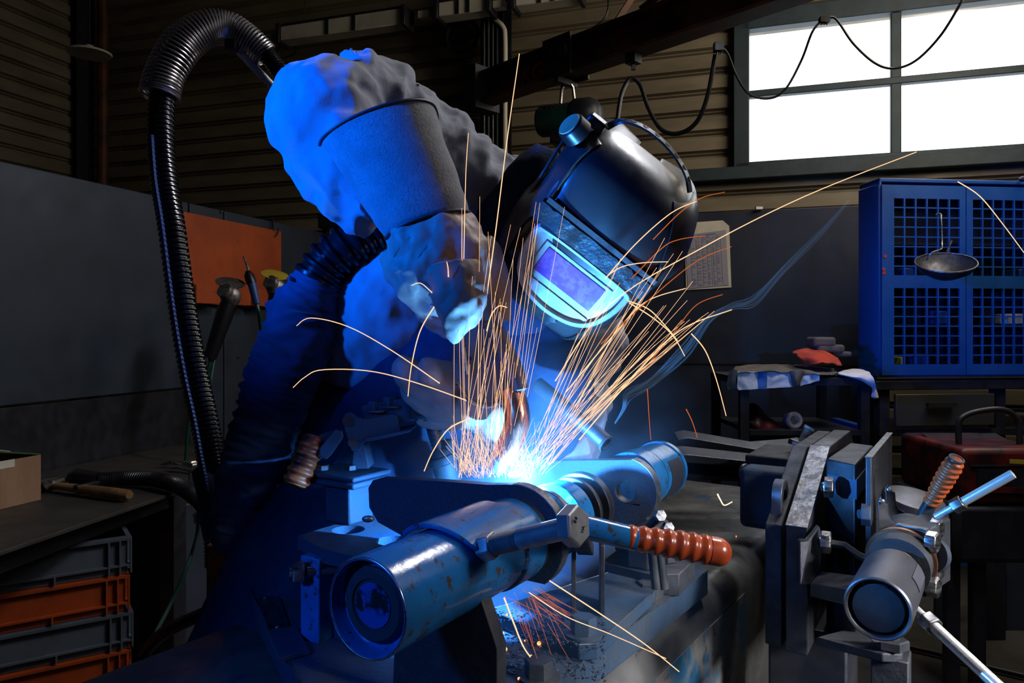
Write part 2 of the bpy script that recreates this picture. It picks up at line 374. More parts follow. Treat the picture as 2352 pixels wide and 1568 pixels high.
# trims: sill rail along the wall under the window, corner column, roof girder
zr = wz(1650, 405)
obj('trim_1', MB().bar(bz(1180, zr, .05), rightend + ZU * zr - nB * .05, .08, .085), M['teal'], kind='structure', bevel=.005)
mb = MB(); c0 = corner - nB * .16 + BW * .0
for s_ in (-1, 1): mb.box(c0 + ZU * CEIL / 2 + BW * .09 * s_, .008, .09, CEIL / 2, (BW, nB, ZU))
mb.box(c0 + ZU * CEIL / 2, .09, .006, CEIL / 2, (BW, nB, ZU))
obj('trim_2', mb, M['blacksteel'], kind='structure')
obj('trim_3', MB().cyl(bz(226, 0, .12) + BW * .05, bz(226, CEIL, .12) + BW * .05, .045, m=16), M['jib'], kind='structure')
mb = MB(); g0 = corner - LW * 1.4 + ZU * 4.2 + BW * .2
mb.bar(g0, g0 + BW * 6.5, .2, .02); mb.bar(g0 - ZU * .28, g0 - ZU * .28 + BW * 6.5, .2, .02); mb.bar(g0 - ZU * .14, g0 - ZU * .14 + BW * 6.5, .014, .28)
obj('trim_4', mb, M['ceil'], kind='structure')

# steel column with pipes on the back wall
col_t = thing('steel_column', bz(1140, 0, .17), 'tall dark steel column with pipes running up the back wall', 'column')
cb = bz(1140, 0, .2); mb = MB()
for s_ in (-1, 1): mb.box(cb + ZU * CEIL / 2 + nB * .09 * s_, .085, .008, CEIL / 2, (BW, nB, ZU))
mb.box(cb + ZU * CEIL / 2, .006, .09, CEIL / 2, (BW, nB, ZU)); obj('column_profile', mb, M['blacksteel'], col_t)
for i in range(4):
    q = bz(1112 + i * 10, 0, .32); obj('conduit', MB().cyl(q, q + ZU * (CEIL - .02), .009, m=8), M['teal'] if i % 2 else M['blacksteel'], col_t)
q = [back(1160, 425, .33), back(1160, 220, .33), back(1160, 90, .33), back(1155, 62, .33), back(1138, 45, .33)]
obj('conduit', MB().tube(list(map(V, spline(q, 24))), .018, 10), M['fixture'], col_t, label='pale bent pipe')
obj('pipe_clip', MB().box(back(1153, 165, .35), .05, .02, .012, (BW, nB, ZU)), M['steel'], col_t)

# fluorescent fixtures
def fixture(xa, ya, xb, yb, hpx, lab):
    A_, B_ = back(xa, ya, .45), back(xb, yb, .45); z = (A_.z + B_.z) / 2; A_.z = z; B_.z = z; h = hpx / F * A_.y
    t_ = thing('strip_light', (A_ + B_) / 2 - ZU * h, lab, 'light fixture', 'strip lights above the back wall')
    obj('housing', MB().bar(A_ + ZU * h * .55 + nB * .03, B_ + ZU * h * .55 + nB * .03, .16, h * .3).bar(A_ - BW * .03, A_, .16, h * 1.3).bar(B_, B_ + BW * .03, .16, h * 1.3), M['blacksteel'], t_, bevel=.004)
    obj('diffuser', MB().bar(A_, B_, .12, h), M['fixture'], t_, bevel=.006)
    for f in (.4, .62): obj('clip', MB().bar(A_.lerp(B_, f) - nB * .065 - ZU * h / 2, A_.lerp(B_, f) - nB * .065 + ZU * h / 2, .022, .006, nB), M['blacksteel'], t_)
    obj('end_box', MB().bar(A_ - BW * .17, A_ - BW * .09, .06, h * .5), M['fixture'], t_)
    for f in (.15, .85):
        q = A_.lerp(B_, f) + ZU * h * .6 + nB * .03; obj('hanger', MB().cyl(q, V((q.x, q.y, CEIL)), .004, m=6), M['blacksteel'], t_)
fixture(655, 83, 932, 45, 34, 'leftmost of the three long unlit strip lights under the roof')
fixture(1015, 30, 1125, 14, 33, 'middle strip light, left of the tall dark column')
fixture(1190, 5, 1330, -12, 33, 'rightmost strip light, right of the tall dark column at the top edge')
def cable(name, pts, r, m_, label, cat='cable', n=50, group=None):
    return obj(name, MB().tube(list(map(V, spline([tuple(p) for p in pts], n))), r, 8), m_, None, label, cat, group)
cable('cable', [back(645, 100, .3), back(640, 135, .3), back(662, 130, .3), back(680, 118, .3), back(672, 90, .3)], .006, M['rubber'], 'black cable looping below the leftmost strip light')
mb = MB()
for k in range(4): mb.torus(back(1062, 82, .15 + .02 * k) , nB, .115 + .004 * k, .007, 32, 6)
obj('coiled_cable', mb, M['rubber'], None, 'black coiled cable hanging on the back wall left of the column', 'cable')
cable('cable', [back(1398, -6, .2), back(1390, 40, .2), back(1340, 75, .2), back(1270, 90, .2)], .007, M['rubber'], 'black cable drooping at the top right of the column')

# round ceiling lamp far left
lp = PV(205, 121, pB - nB * 1.1, nB)
t_ = thing('dish_lamp', lp, 'wide dish shaped metal lamp hanging in the far left corner', 'lamp')
obj('shade', MB().lathe(lp, ZU, [(-.012, .145), (.0, .15), (.016, .11), (.026, .04), (.04, .03), (.05, .03), (.055, .0)], 32), M['fixture'], t_)
obj('stem', MB().cyl(lp + ZU * .05, V((lp.x, lp.y, CEIL)), .008, m=8), M['blacksteel'], t_)

# jib crane beam
j0 = P(1115, 205, 4.55); zj = j0.z
def pj(px, py): return PZ(px, py, zj)
j1 = P(1115, 205, 4.55); ybig = 12
j2 = V(((1725 - CX) / F * 3.3, 3.3, zj + .02)); jd = (j2 - j1).normalized(); j3 = j1 + jd * (j2 - j1).length * 1.9
t_ = thing('crane_beam', j1, 'long rusty brown and orange crane beam under the roof', 'crane beam')
mb = MB(); hh = .085
mb.bar(j1 + ZU * hh, j3 + ZU * hh, .12, .018); mb.bar(j1 - ZU * hh, j3 - ZU * hh, .12, .018); mb.bar(j1, j3, .012, hh * 2)
obj('beam_profile', mb, M['jib'], t_)
obj('mounting_bracket', MB().box(j1 - jd * .03, .05, .10, .13, (jd, jd.cross(ZU), ZU)), M['blacksteel'], t_)
q = j1.lerp(j3, .04); X_ = jd; N_ = jd.cross(ZU)
if N_.y > 0: N_ = -N_
tb = text_mb('KG', q + N_ * .0075 - ZU * .05 + jd * .18, jd, ZU, .13, .001); obj('lettering', tb, M['orange'], t_)
obj('upper_brace', MB().bar(j1.lerp(j3, .35) + ZU * .11, j1.lerp(j3, .75) + ZU * .5, .04, .04), M['jib'], t_)
obj('end_tie', MB().bar(j1.lerp(j3, .3) + ZU * .1, P(1500, -80, 3.9), .03, .03), M['jib'], t_)
# trolley + hoist
def onbeam(px):                                     # beam point under pixel column px
    k = (px - CX) / F; s_ = (k * j1.y - j1.x) / (jd.x - k * jd.y); return j1 + jd * s_
tq = onbeam(1300)
t_ = thing('beam_trolley', tq - ZU * .13, 'black wheeled trolley on the crane beam above the green hoist', 'trolley')
obj('trolley_plate', MB().box(tq + N_ * .075, .10, .008, .11, (jd, N_, ZU)).box(tq - N_ * .075, .10, .008, .11, (jd, N_, ZU)).bar(tq - N_ * .08 - ZU * .12, tq + N_ * .08 - ZU * .12, .03, .03), M['blacksteel'], t_)
for s_ in (-.05, .05): obj('wheel', MB().cyl(tq + N_ * .082 + jd * s_ + ZU * .02, tq + N_ * .105 + jd * s_ + ZU * .02, .035), M['darksteel'], t_)
hb = P(1300, 270, tq.y); hd = V((.93, -.36, .0)).normalized(); hl = .15
t_ = thing('chain_hoist', hb - ZU * .12, 'dark green electric chain hoist hanging below the crane beam trolley', 'hoist')
hA, hB_ = hb - hd * .17 - ZU * .01, hb + hd * .04
obj('motor_body', MB().lathe(hA, hd, [(0, .04), (.01, .07), (.03, .085), (.21, .085), (.21, .06)], 32), M['green'], t_)
obj('motor_cap', MB().lathe(hA + hd * .21, hd, [(0, .095), (.02, .105), (.10, .105), (.14, .085), (.16, .05)], 32), M['blacksteel'], t_)
tb = text_mb('PLANETA', hA + hd * .03 + V((-.36, -.93, 0)).normalized() * .079 + ZU * .028, hd, ZU, .042, .0006); obj('lettering', tb, M['inkdark'], t_)
obj('gear_box', MB().box(hb - ZU * .10, .08, .05, .045, (hd, hd.cross(ZU), ZU)), M['blacksteel'], t_, bevel=.01)
mb = MB()
for s_ in (-.03, .05): mb.tube([hb + hd * s_ + ZU * .08, hb + hd * (s_ * .8) + ZU * .16, tq + jd * s_ * .7 - ZU * .14], .009, 8)
obj('suspension_hook', mb, M['steel'], t_)
obj('load_chain', MB().cyl(hb - hd * .03 - ZU * .14, hb - hd * .03 - ZU * .22, .012, m=8).cyl(hb + hd * .06 - ZU * .14, hb + hd * .06 - ZU * .24, .006, m=8), M['blacksteel'], t_)
tq2 = onbeam(1455)
obj('cable_trolley', MB().box(tq2 - ZU * .11, .03, .03, .03, (jd, N_, ZU)).bar(tq2 - ZU * .12, tq2 - ZU * .17, .02, .02), M['blacksteel'], None, 'small cable carrier under the crane beam left of the window', 'cable carrier')
dq = tq2.y
cable('festoon_cable', [P(1418, 275, dq), P(1428, 215, dq), P(1448, 180, dq), P(1470, 195, dq), P(1490, 250, dq - .05), P(1520, 298, dq - .1), P(1560, 306, dq - .15), P(1600, 280, dq - .2), P(1625, 220, dq - .25), P(1643, 125, dq - .3)], .011, M['rubber'], 'thick black cable looping below the crane beam left of the window', n=80)
dq = onbeam(1650).y
mb = MB(); mb.box(P(1650, 108, dq), .02, .02, .02)
for a_ in (-1, 0, 1): mb.tube([P(1650, 108, dq), P(1652 + 6 * a_, 125, dq)], .004, 5)
obj('cable_tie', mb, M['rubber'], None, 'knot of black cable ties under the beam just left of the window', 'cable tie')
cable('festoon_cable', [P(1655, 106, dq), P(1672, 125, dq), P(1692, 175, dq - .05), P(1720, 215, dq - .1), P(1765, 226, dq - .1), P(1803, 206, dq - .12), P(1840, 140, dq - .15), P(1865, 75, dq - .2), P(1885, 50, dq - .2)], .0055, M['rubber'], 'thin dark cable hanging across the left window panes', n=80)
dq = dq - .2
mb = MB(); mb.box(P(1893, 46, dq), .02, .015, .012)
for a_ in (-2, -1, 0, 1): mb.tube([P(1893, 48, dq), P(1893 + 7 * a_, 57, dq)], .003, 5)
obj('cable_tie', mb, M['rubber'], None, 'knot of cable ties at the top edge of the left window pane', 'cable tie')
cable('festoon_cable', [P(1895, 42, dq), P(1920, 44, dq), P(1960, 100, dq - .05), P(2010, 145, dq - .1), P(2055, 157, dq - .12), P(2105, 138, dq - .15), P(2160, 82, dq - .2), P(2205, 10, dq - .25), P(2225, -30, dq - .25)], .0055, M['rubber'], 'thin dark cable sagging across the middle mullion of the window', n=80)

# navy panel wall on the right with papers
nP = nB; pP = pB - nB * .55
def pan(px, py, off=0): return PV(px, py, pP - nP * off, nP)
A_, B_ = pan(1380, 500), pan(2015, 469); zt = (A_.z + B_.z) / 2
def drop(p, z): return V((p.x, p.y, z))
mb = MB().prism([drop(A_, 0), drop(B_, 0), drop(B_, zt), drop(A_, zt)], nP * .04)
t_ = thing('partition_panel', drop((A_ + B_) / 2, 0), 'dark navy partition panel behind the helmet, with papers pinned on it', 'partition')
obj('sheet', mb, M['navypanel'], t_, bevel=.004)
zs = pan(1500, 832).z
obj('seam_strip', MB().bar(drop(A_, zs) - nP * .003, drop(B_, zs) - nP * .003, .006, .012), M['blacksteel'], t_)
t_ = thing('paper_sheet', pan(1625, 665, .012), 'pale lilac printed form sheet in a clipped folder pinned to the navy panel', 'paper')
fo = [pan(1572, 512, .004), pan(1660, 506, .004), pan(1675, 519, .004), pan(1680, 660, .004), pan(1576, 666, .004)]
obj('folder', MB().prism(fo, -nP * .003), M['fixture'], t_)
fo = [pan(1574, 540, .008), pan(1667, 528, .008), pan(1674, 654, .008), pan(1580, 663, .008)]
obj('page', MB().prism(fo, -nP * .002), M['paper'], t_)
mb = MB(); a0, a1, a2, a3 = [p - nP * .0028 for p in fo]
random.seed(3)
def bil(u, v): return a0.lerp(a1, u).lerp(a3.lerp(a2, u), v)
for u in (.12, .26, .4, .52, .62, .66, .74, .86): mb.prism([bil(u, .10), bil(u + .006, .10), bil(u + .006, .97), bil(u, .97)], -nP * .0004)
for i in range(34):
    v = .07 + i * .027
    for u0, u1 in ((.14, .25), (.28, .39), (.41, .51), (.53, .61), (.67, .73), (.76, .85)):
        if random.random() < .62: mb.prism([bil(u0, v), bil(u0 + (u1 - u0) * random.uniform(.4, 1), v), bil(u0 + (u1 - u0) * random.uniform(.4, 1), v + .008), bil(u0, v + .008)], -nP * .0004)
mb.prism([bil(.3, .03), bil(.75, .03), bil(.75, .05), bil(.3, .05)], -nP * .0004)
obj('ruled_print', mb, M['ink'], t_)
for px, py, lab in ((1743, 492, 'small pale clip on the top edge of the navy panel'),):
    obj('clip', MB().box(pan(px, py - 14, .01), .02, .012, .008), M['steel'], None, lab, 'clip')

# blue mesh cabinet
nC = V((-.10, 1, 0)).normalized(); xC = V((1, .10, 0)).normalized(); pC = P(2020, 640, 3.55)
def cab(px, py, off=0): return PV(px, py, pC + nC * off, nC)
zc1, zc0 = cab(2020, 408).z, cab(2020, 866).z
def cbx(px, z, off=0): return drop(cab(px, 640, off), z)
t_ = thing('mesh_cabinet', cbx(2200, zc0, .25), 'blue steel wall cabinet with square mesh doors at the right', 'cabinet')
dp = .16; XR = 2470
mb = MB()
mb.prism([cbx(2020, zc0), cbx(2020, zc0) + nC * dp - xC * .0, cbx(2020, zc1) + nC * dp, cbx(2020, zc1)], xC * .012)
mb.prism([cbx(XR, zc0), cbx(XR, zc0) + nC * dp, cbx(XR, zc1) + nC * dp, cbx(XR, zc1)], xC * .012)
for z in (zc0, zc1 - .02): mb.prism([cbx(2020, z), cbx(XR, z), cbx(XR, z) + nC * dp, cbx(2020, z) + nC * dp], ZU * .02)
# chamfered left flank
q = cbx(2020, 0); mb.prism([drop(q, zc0), drop(q - xC * .012 + nC * .03, zc0), drop(q - xC * .012 + nC * .16, zc0), drop(q + nC * .16, zc0)], ZU * (zc1 - zc0 - .03))
obj('body', mb, M['bluecab'], t_, bevel=.004)
obj('back_panel', MB().prism([cbx(2020, zc0) + nC * dp, cbx(XR, zc0) + nC * dp, cbx(XR, zc1) + nC * dp, cbx(2020, zc1) + nC * dp], nC * .006), M['navypanel'], t_)
zsh = cab(2020, 650).z
for z in (cab(2100, 560).z, zsh, cab(2100, 750).z): obj('shelf', MB().prism([cbx(2030, z, .04), cbx(XR, z, .04), cbx(XR, z, dp - .01), cbx(2030, z, dp - .01)], ZU * .012), M['navypanel'], t_)
def mesh_door(x0, x1, gx0, gx1, nx):
    z = lambda py: cab(2120, py, -.01).z
    rows = ((455, 634), (660, 838)); za, zb = zc0 + .01, zc1 - .035
    mb = MB(); f = -.014
    out = [cbx(x0, za, f), cbx(x1, za, f), cbx(x1, zb, f), cbx(x0, zb, f)]
    holes = []
    for ya, yb in rows:
        n_y = 8
        gz0, gz1 = z(yb), z(ya)
        for i in range(nx):
            for j in range(n_y):
                p0 = cbx(gx0, 0, f).lerp(cbx(gx1, 0, f), (i + .07) / nx); p1 = cbx(gx0, 0, f).lerp(cbx(gx1, 0, f), (i + .93) / nx)
                h0 = gz0 + (gz1 - gz0) * (j + .07) / n_y; h1 = gz0 + (gz1 - gz0) * (j + .93) / n_y
                holes.append([drop(p0, h0), drop(p0, h1), drop(p1, h1), drop(p1, h0)])
    mb.prism(out, nC * .010, holes)
    d = obj('door', mb, M['bluecab'], t_)
    return d
d1 = mesh_door(2026, 2218, 2052, 2206, 6); d2 = mesh_door(2220, 2440, 2233, 2402, 7)
for i, (px, py) in enumerate(((2033, 588), (2030, 618), (2030, 627))): obj('sticker', MB().lathe(cab(px, py, -.015), -nC, [(0, .009), (.001, .009)], 8), M['redcloth'] if i != 1 else M['redcloth'], d1)
obj('door_knob', MB().lathe(cab(2345, 412, -.015), -nC, [(0, .012), (.02, .014), (.025, .01)], 16), M['blacksteel'], d2)
random.seed(5)
zz = [zsh + .012, zc0 + .02, cab(2100, 560).z + .012, cab(2100, 750).z + .012]
items = [(2072, 590, 26, 30, 'bluetool', 'blue box on the upper left shelf inside the mesh cabinet'), (2060, 822, 9, 34, 'yellow', 'yellow bottle standing in the lower left corner of the mesh cabinet'),
         (2105, 818, 34, 40, 'bluetool', 'pale blue tilted tray in the bottom of the mesh cabinet'), (2180, 818, 30, 22, 'blacksteel', 'black box at the bottom of the mesh cabinet left of the centre post'),
         (2318, 772, 40, 24, 'fixture', 'pale labelled carton on the right lower shelf of the mesh cabinet'), (2255, 740, 30, 40, 'blacksteel', 'black case in the right half of the mesh cabinet'),
         (2335, 600, 24, 30, 'bluetool', 'blue bin high in the right half of the mesh cabinet'), (2150, 735, 26, 30, 'bluetool', 'dark blue bin on the lower middle shelf of the mesh cabinet')]
for px, py, w_, h_, mm, lab in items:
    q = cab(px, py, .09); z = min(zz, key=lambda t: abs(t - (q.z - S(h_ / 2, 3.75))))
    obj('storage_box', MB().box(drop(q, z + S(h_ / 2, 3.75)), S(w_ / 2, 3.75), .05, S(h_ / 2, 3.75), (xC, nC, ZU)), M[mm], None, lab, 'box', bevel=.006)
# hanging bowl
q = P(2172, 610, 3.2); t_ = thing('hanging_bowl', q - ZU * .07, 'shallow dark metal bowl on a wire hook in front of the mesh cabinet', 'bowl')
tl = V((-.15, -.45, 1)).normalized()
obj('bowl', MB().lathe(q, tl, [(-.055, .001), (-.05, .05), (-.02, .10), (.012, .118), (.016, .118), (-.015, .095), (-.043, .045), (-.046, .001)], 36), M['darksteel'], t_)
obj('rim', MB().torus(q + tl * .014, tl, .118, .004, 36, 6), M['steel'], t_)
obj('hook', MB().tube(list(map(V, spline([P(2128, 598, 3.2), P(2140, 580, 3.18), P(2160, 573, 3.18), P(2164, 560, 3.2), P(2162, 500, 3.22), P(2158, 491, 3.24), P(2150, 494, 3.25)], 30))), .004, 8).tube([P(2174, 580, 3.2), P(2186, 552, 3.22)], .004, 6), M['steel'], t_)
# dark bench with drawers below the cabinet
z0 = cab(2020, 872).z; zb_ = cab(2020, 980).z
t_ = thing('tool_bench', cbx(2200, 0, .25), 'dark tool bench with a wide drawer below the blue mesh cabinet', 'bench')
obj('bench_top', MB().prism([cbx(2012, z0 - .05), cbx(XR, z0 - .05), cbx(XR, z0 - .05, .5), cbx(2012, z0 - .05, .5)], ZU * .045), M['blacksteel'], t_, bevel=.004)
obj('drawer_front', MB().prism([cbx(2052, zb_, .02), cbx(2278, zb_, .02), cbx(2278, z0 - .07, .02), cbx(2052, z0 - .07, .02)], -nC * .02), mat('olive_drawer', (.035, .034, .026), .5), t_, bevel=.004)
obj('drawer_handle', MB().bar(cbx(2130, z0 - .12, -.02), cbx(2195, z0 - .12, -.02), .02, .02), M['blacksteel'], t_)
for x in (2025, 2290, 2440): obj('leg', MB().bar(cbx(x, 0, .05), cbx(x, z0 - .05, .05), .05, .05, xC), M['blacksteel'], t_)
obj('lower_shelf', MB().prism([cbx(2020, zb_ - .05, .02), cbx(XR, zb_ - .05, .02), cbx(XR, zb_ - .05, .5), cbx(2020, zb_ - .05, .5)], ZU * .03), M['blacksteel'], t_)

# ================================================================ LEFT SIDE
pL = P(0, 900, 2.72); nL = BW                       # partition plane (faces right)
pL = V((pL.x, pL.y, 0))
def lp_(px, py, off=0): return PV(px, py, pL + nL * off, nL)
ZT = lp_(0, 370).z
def prt(px0, px1, label, thick=.03, z0=0, z1=None):
    a, b = drop(lp_(px0, CY), z0), drop(lp_(px1, CY), z0)
    return MB().prism([a, b, drop(b, z1 or ZT), drop(a, z1 or ZT)], -nL * thick)
a_far = lp_(740, 525)
t_ = thing('partition_wall', drop(lp_(200, 700), 0), 'long dark grey sheet steel partition behind the left workbench', 'partition')
zseam = lp_(0, 935).z
near = drop(lp_(200, CY) - LW * 2.6, 0)
def seg(px0, px1, z0, z1, m_, nm, off=0, th=.03):
    a = near if px0 is None else drop(lp_(px0, CY), 0); b = drop(lp_(px1, CY), 0)
    a = a + nL * off; b = b + nL * off
    return obj(nm, MB().prism([drop(a, z0), drop(b, z0), drop(b, z1), drop(a, z1)], -nL * th), m_, t_, bevel=.003)
seg(None, 432, zseam + .004, ZT, M['screen'], 'upper_sheet'); seg(None, 432, .05, zseam - .004, M['blacksteel'], 'lower_sheet')
seg(436, 513, .05, ZT, M['screen'], 'sheet_bay'); seg(516, 626, .05, ZT, M['screen'], 'sheet_bay'); seg(629, 760, .05, ZT, M['screen'], 'sheet_bay')
seg(None, 760, 0, .05, M['blacksteel'], 'floor_rail', .005, .04)
for px, py in ((548, 820), (573, 818), (549, 922), (570, 920), (508, 486)):
    obj('rivet', MB().ball(lp_(px, py, .004), .008, 8), M['steel'], t_)
# return leg of the partition behind the person
a = drop(lp_(760, CY), 0); obj('side_panel', MB().prism([a, a + BW * 1.6, a + BW * 1.6 + ZU * (ZT - .02), a + ZU * (ZT - .02)], LW * .03), M['screen'], t_)
# camera-like black clamp lamp on top of partition
q = drop(lp_(745, 520), ZT); t2 = thing('clamp_lamp', q, 'black lamp housing with a bracket clamped on top of the partition behind the sleeve', 'lamp')
obj('housing', MB().box(q + ZU * .075 + BW * .08, .10, .05, .05, (BW, LW, ZU)), M['blacksteel'], t2, bevel=.01)
obj('bracket', MB().bar(q + BW * .0 + ZU * .0, q + ZU * .13, .02, .02).bar(q + ZU * .13, q + ZU * .14 + BW * .16, .02, .02).bar(q + ZU * .14 + BW * .16, q + ZU * .04 + BW * .17, .02, .02), M['rubber'], t2)
q = P(765, 465, 3.2); obj('hanging_rag', MB().loft([[q + V((cos(a) * .02 * s_, sin(a) * .015 * s_, -z)) for a in [k * pi / 4 for k in range(8)]] for z, s_ in ((-.02, .3), (.0, 1), (.03, 1.3), (.06, 1), (.09, .4))]), M['rubber'], None, 'tattered black tag hanging behind the raised elbow', 'rag')

# orange tool board hung on hooks
t_ = thing('tool_board', lp_(540, 700, .02), 'orange painted sheet metal tool board hooked onto the grey partition', 'tool board')
bd = [lp_(402, 482, .03), lp_(645, 526, .03), lp_(648, 697, .03), lp_(402, 700, .03)]
zb0 = lp_(500, 700, .03).z; zb1 = lp_(402, 482, .03).z
A_, B_ = drop(bd[0], 0), drop(bd[1], 0)
obj('back_sheet', MB().prism([drop(A_, zb0), drop(B_, zb0), drop(B_, zb1), drop(A_, zb1)], nL * .003), M['orange'], t_, bevel=.001)
zt_ = lp_(500, 657, .09).z; zt0 = lp_(500, 698, .09).z
def tray(x0, x1, nm='tray'):
    a, b = lp_(x0, CY, .09), lp_(x1, CY, .09); a0, b0 = a - nL * .055, b - nL * .055
    mb = MB().prism([drop(a, zt0), drop(b, zt0), drop(b, zt_), drop(a, zt_)], nL * .003)
    mb.prism([drop(a, zt0), drop(b, zt0), drop(b0, zt0), drop(a0, zt0)], ZU * .003)
    for u, v_ in ((a, a0), (b, b0)): mb.prism([drop(u, zt0), drop(v_, zt0), drop(v_, zt_), drop(u, zt_)], LW * .003)
    obj(nm, mb, M['orange'], t_, bevel=.001)
tray(450, 511); tray(545, 575); tray(586, 620)
for px, py in ((410, 492), (638, 535)): obj('hook', MB().tube([lp_(px + 2, py - 12, .045), lp_(px, py + 2, .05), lp_(px - 5, py + 8, .05)], .004, 6), M['blacksteel'], t_)
for px, py in ((409, 455), (627, 500)):
    obj('hanging_strap', MB().tube([drop(lp_(px, py, -.03), ZT - .06), drop(lp_(px, py, -.03), ZT + .012), drop(lp_(px, py, .012), ZT + .012), drop(lp_(px, py, .03), zb1 - .01)], .006, 6), M['blacksteel'], t_)
def grinder(px, py, d, tilt, disc, lab):
    c = P(px, py, d); dn = V((tilt, -.1, -1)).normalized()
    g = thing('angle_grinder', c + dn * .3, lab, 'angle grinder', 'angle grinders hanging in the orange tool board')
    obj('gear_head', MB().ball(c, .042, 12, (1, 1, 1.15)).lathe(c, V((-.3, -.8, .5)), [(0, .035), (.05, .032), (.055, .012)], 16), M['castalu'], g)
    obj('body', MB().tube([c + dn * .03, c + dn * .08, c + dn * .2, c + dn * .27], [.032, .036, .03, .026], 14), M['rubber'], g)
    obj('disc', MB().lathe(c + V((-.01, .02, .055)), V((.25, -.35, .9)), [(0, .02), (.0, .058), (.004, .060), (.008, .02)], 28), disc, g)
    obj('cord', MB().tube(list(map(V, spline([c + dn * .27, c + dn * .32 + V((.01, 0, 0)), c + dn * .45 + V((-.02, 0, -.05)), c + dn * .5 + V((-.03, 0, -.3))], 24))), .007, 8), M['greenhose'], g)
grinder(530, 680, 3.1, -.30, M['castalu'], 'angle grinder with a grey disc in the middle of the orange tool board')
grinder(633, 660, 3.3, .05, M['yellow'], 'angle grinder with a yellow disc at the right end of the orange tool board')
c = P(583, 655, 3.15); g = thing('die_grinder', P(592, 700, 3.15), 'slim blue and black pencil grinder with a thin rod tip in the orange board', 'die grinder')
obj('handle', MB().tube([P(570, 627, 3.15), P(576, 640, 3.15), P(590, 698, 3.15)], [.012, .019, .015], 12), M['bluetool'], g)
obj('nose', MB().tube([P(569, 622, 3.15), P(572, 632, 3.15), P(578, 650, 3.15)], [.010, .021, .022], 12), M['rubber'], g)
obj('rod_tip', MB().tube([P(559, 588, 3.15), P(566, 606, 3.15), P(572, 626, 3.15)], [.003, .005, .006], 8), M['steel'], g)
obj('hose', MB().tube(list(map(V, spline([P(590, 698, 3.15), P(595, 720, 3.15), P(600, 760, 3.2), P(615, 850, 3.25)], 20))), .008, 8), M['greenhose'], g)
cable('air_hose', [P(500, 780, 3.1), P(492, 820, 3.1), P(484, 870, 3.05), P(482, 895, 3.05)], .007, M['greenhose'], 'thin green air hose hanging below the orange board', 'hose')

# workbench
TZ = .75
c_fr = PZ(415, 1125, TZ); c_nl = PZ(0, 1266, TZ); ed = (c_fr - c_nl).normalized(); c_nl2 = c_fr - ed * 2.2
c_br = drop(lp_(478, CY, .02), TZ)
fw = (c_br - c_fr)
c_bl = drop(lp_(0, CY, .01) - LW * 1.6, TZ)
t_ = thing('workbench', drop((c_fr + c_nl) / 2, 0), 'worn sheet steel workbench at the left with a hammer and a box on it', 'workbench')
obj('table_top', MB().prism([c_nl2, c_fr, c_br, c_bl], ZU * -.012), M['table'], t_, bevel=.002)
for q in (c_fr + V((-.08, .12, 0)), c_br + V((-.15, -.12, 0)), c_nl2 + V((.05, .2, 0)), c_bl + V((.1, -.05, 0))):
    obj('leg', MB().bar(drop(q, 0), drop(q, TZ - .013), .06, .06, LW), M['blacksteel'], t_)
obj('under_rail', MB().bar(c_fr + V((-.10, .12, -.05)), c_nl2 + V((0, .2, -.05)), .05, .06), M['blacksteel'], t_)
# cardboard box
bx_t = thing('cardboard_box', PZ(30, 1165, TZ), 'opened brown cardboard box with a green printed flap on the workbench', 'box')
r0 = PZ(92, 1147, TZ + .001); l0 = PZ(0, 1169, TZ + .001); fd = (r0 - l0).normalized(); bkd = V((-fd.y, fd.x, 0)); hgt = S(103, r0.y)
ll = r0 - fd * .36; bd_ = .24
mb = MB()
for a, b in ((r0, ll), (ll, ll + bkd * bd_), (ll + bkd * bd_, r0 + bkd * bd_), (r0 + bkd * bd_, r0)): mb.bar(a + ZU * hgt / 2, b + ZU * hgt / 2, .006, hgt)
mb.prism([r0, ll, ll + bkd * bd_, r0 + bkd * bd_], ZU * .005)
obj('carton_body', mb, M['cardboard'], bx_t)
obj('flap', MB().prism([r0 + ZU * hgt, r0 + bkd * bd_ + ZU * hgt, r0 + bkd * bd_ * .95 - fd * .2 + ZU * (hgt + .05), r0 - fd * .17 + ZU * (hgt + .035)], ZU * .004), M['greenprint'], bx_t, label='green printed flap')
obj('flap', MB().prism([ll + ZU * hgt, ll + bkd * bd_ + ZU * hgt, ll + bkd * bd_ * .95 + fd * .12 + ZU * (hgt + .04), ll + fd * .12 + ZU * (hgt + .04)], ZU * .004), M['cardboard'], bx_t)
obj('printed_band', MB().prism([r0 - fd * .17 + ZU * (hgt + .042), r0 - fd * .10 + ZU * (hgt + .026), r0 - fd * .10 + bkd * .2 + ZU * (hgt + .03), r0 - fd * .17 + bkd * .2 + ZU * (hgt + .046)], ZU * .002), M['white'], bx_t)
obj('tape', MB().box(r0 - fd * .2 + ZU * hgt * .93 - bkd * .004, .11, .001, .012, (fd, bkd, ZU)), M['fixture'], bx_t)
# hammer
hm = thing('hammer', PZ(200, 1135, TZ), 'hammer with a worn wooden handle lying on the workbench', 'hammer')
h0, h1 = PZ(104, 1112, TZ + .022), PZ(298, 1137, TZ + .022)
pts = [h0.lerp(h1, t) for t in (0, .15, .35, .6, .85, .97, 1)]
obj('handle', MB().tube(pts, [.013, .014, .017, .021, .022, .020, .014], 14, flat=(1, .8)), M['wood'], hm)
hx = (h1 - h0).normalized(); hc = h0 - hx * .02
obj('head', MB().bar(hc - hx.cross(ZU) * .06, hc + hx.cross(ZU) * .05, .034, .034).lathe(hc + hx.cross(ZU) * .05, hx.cross(ZU), [(0, .014), (.015, .019), (.03, .019)], 16), M['castdark'], hm, bevel=.003)
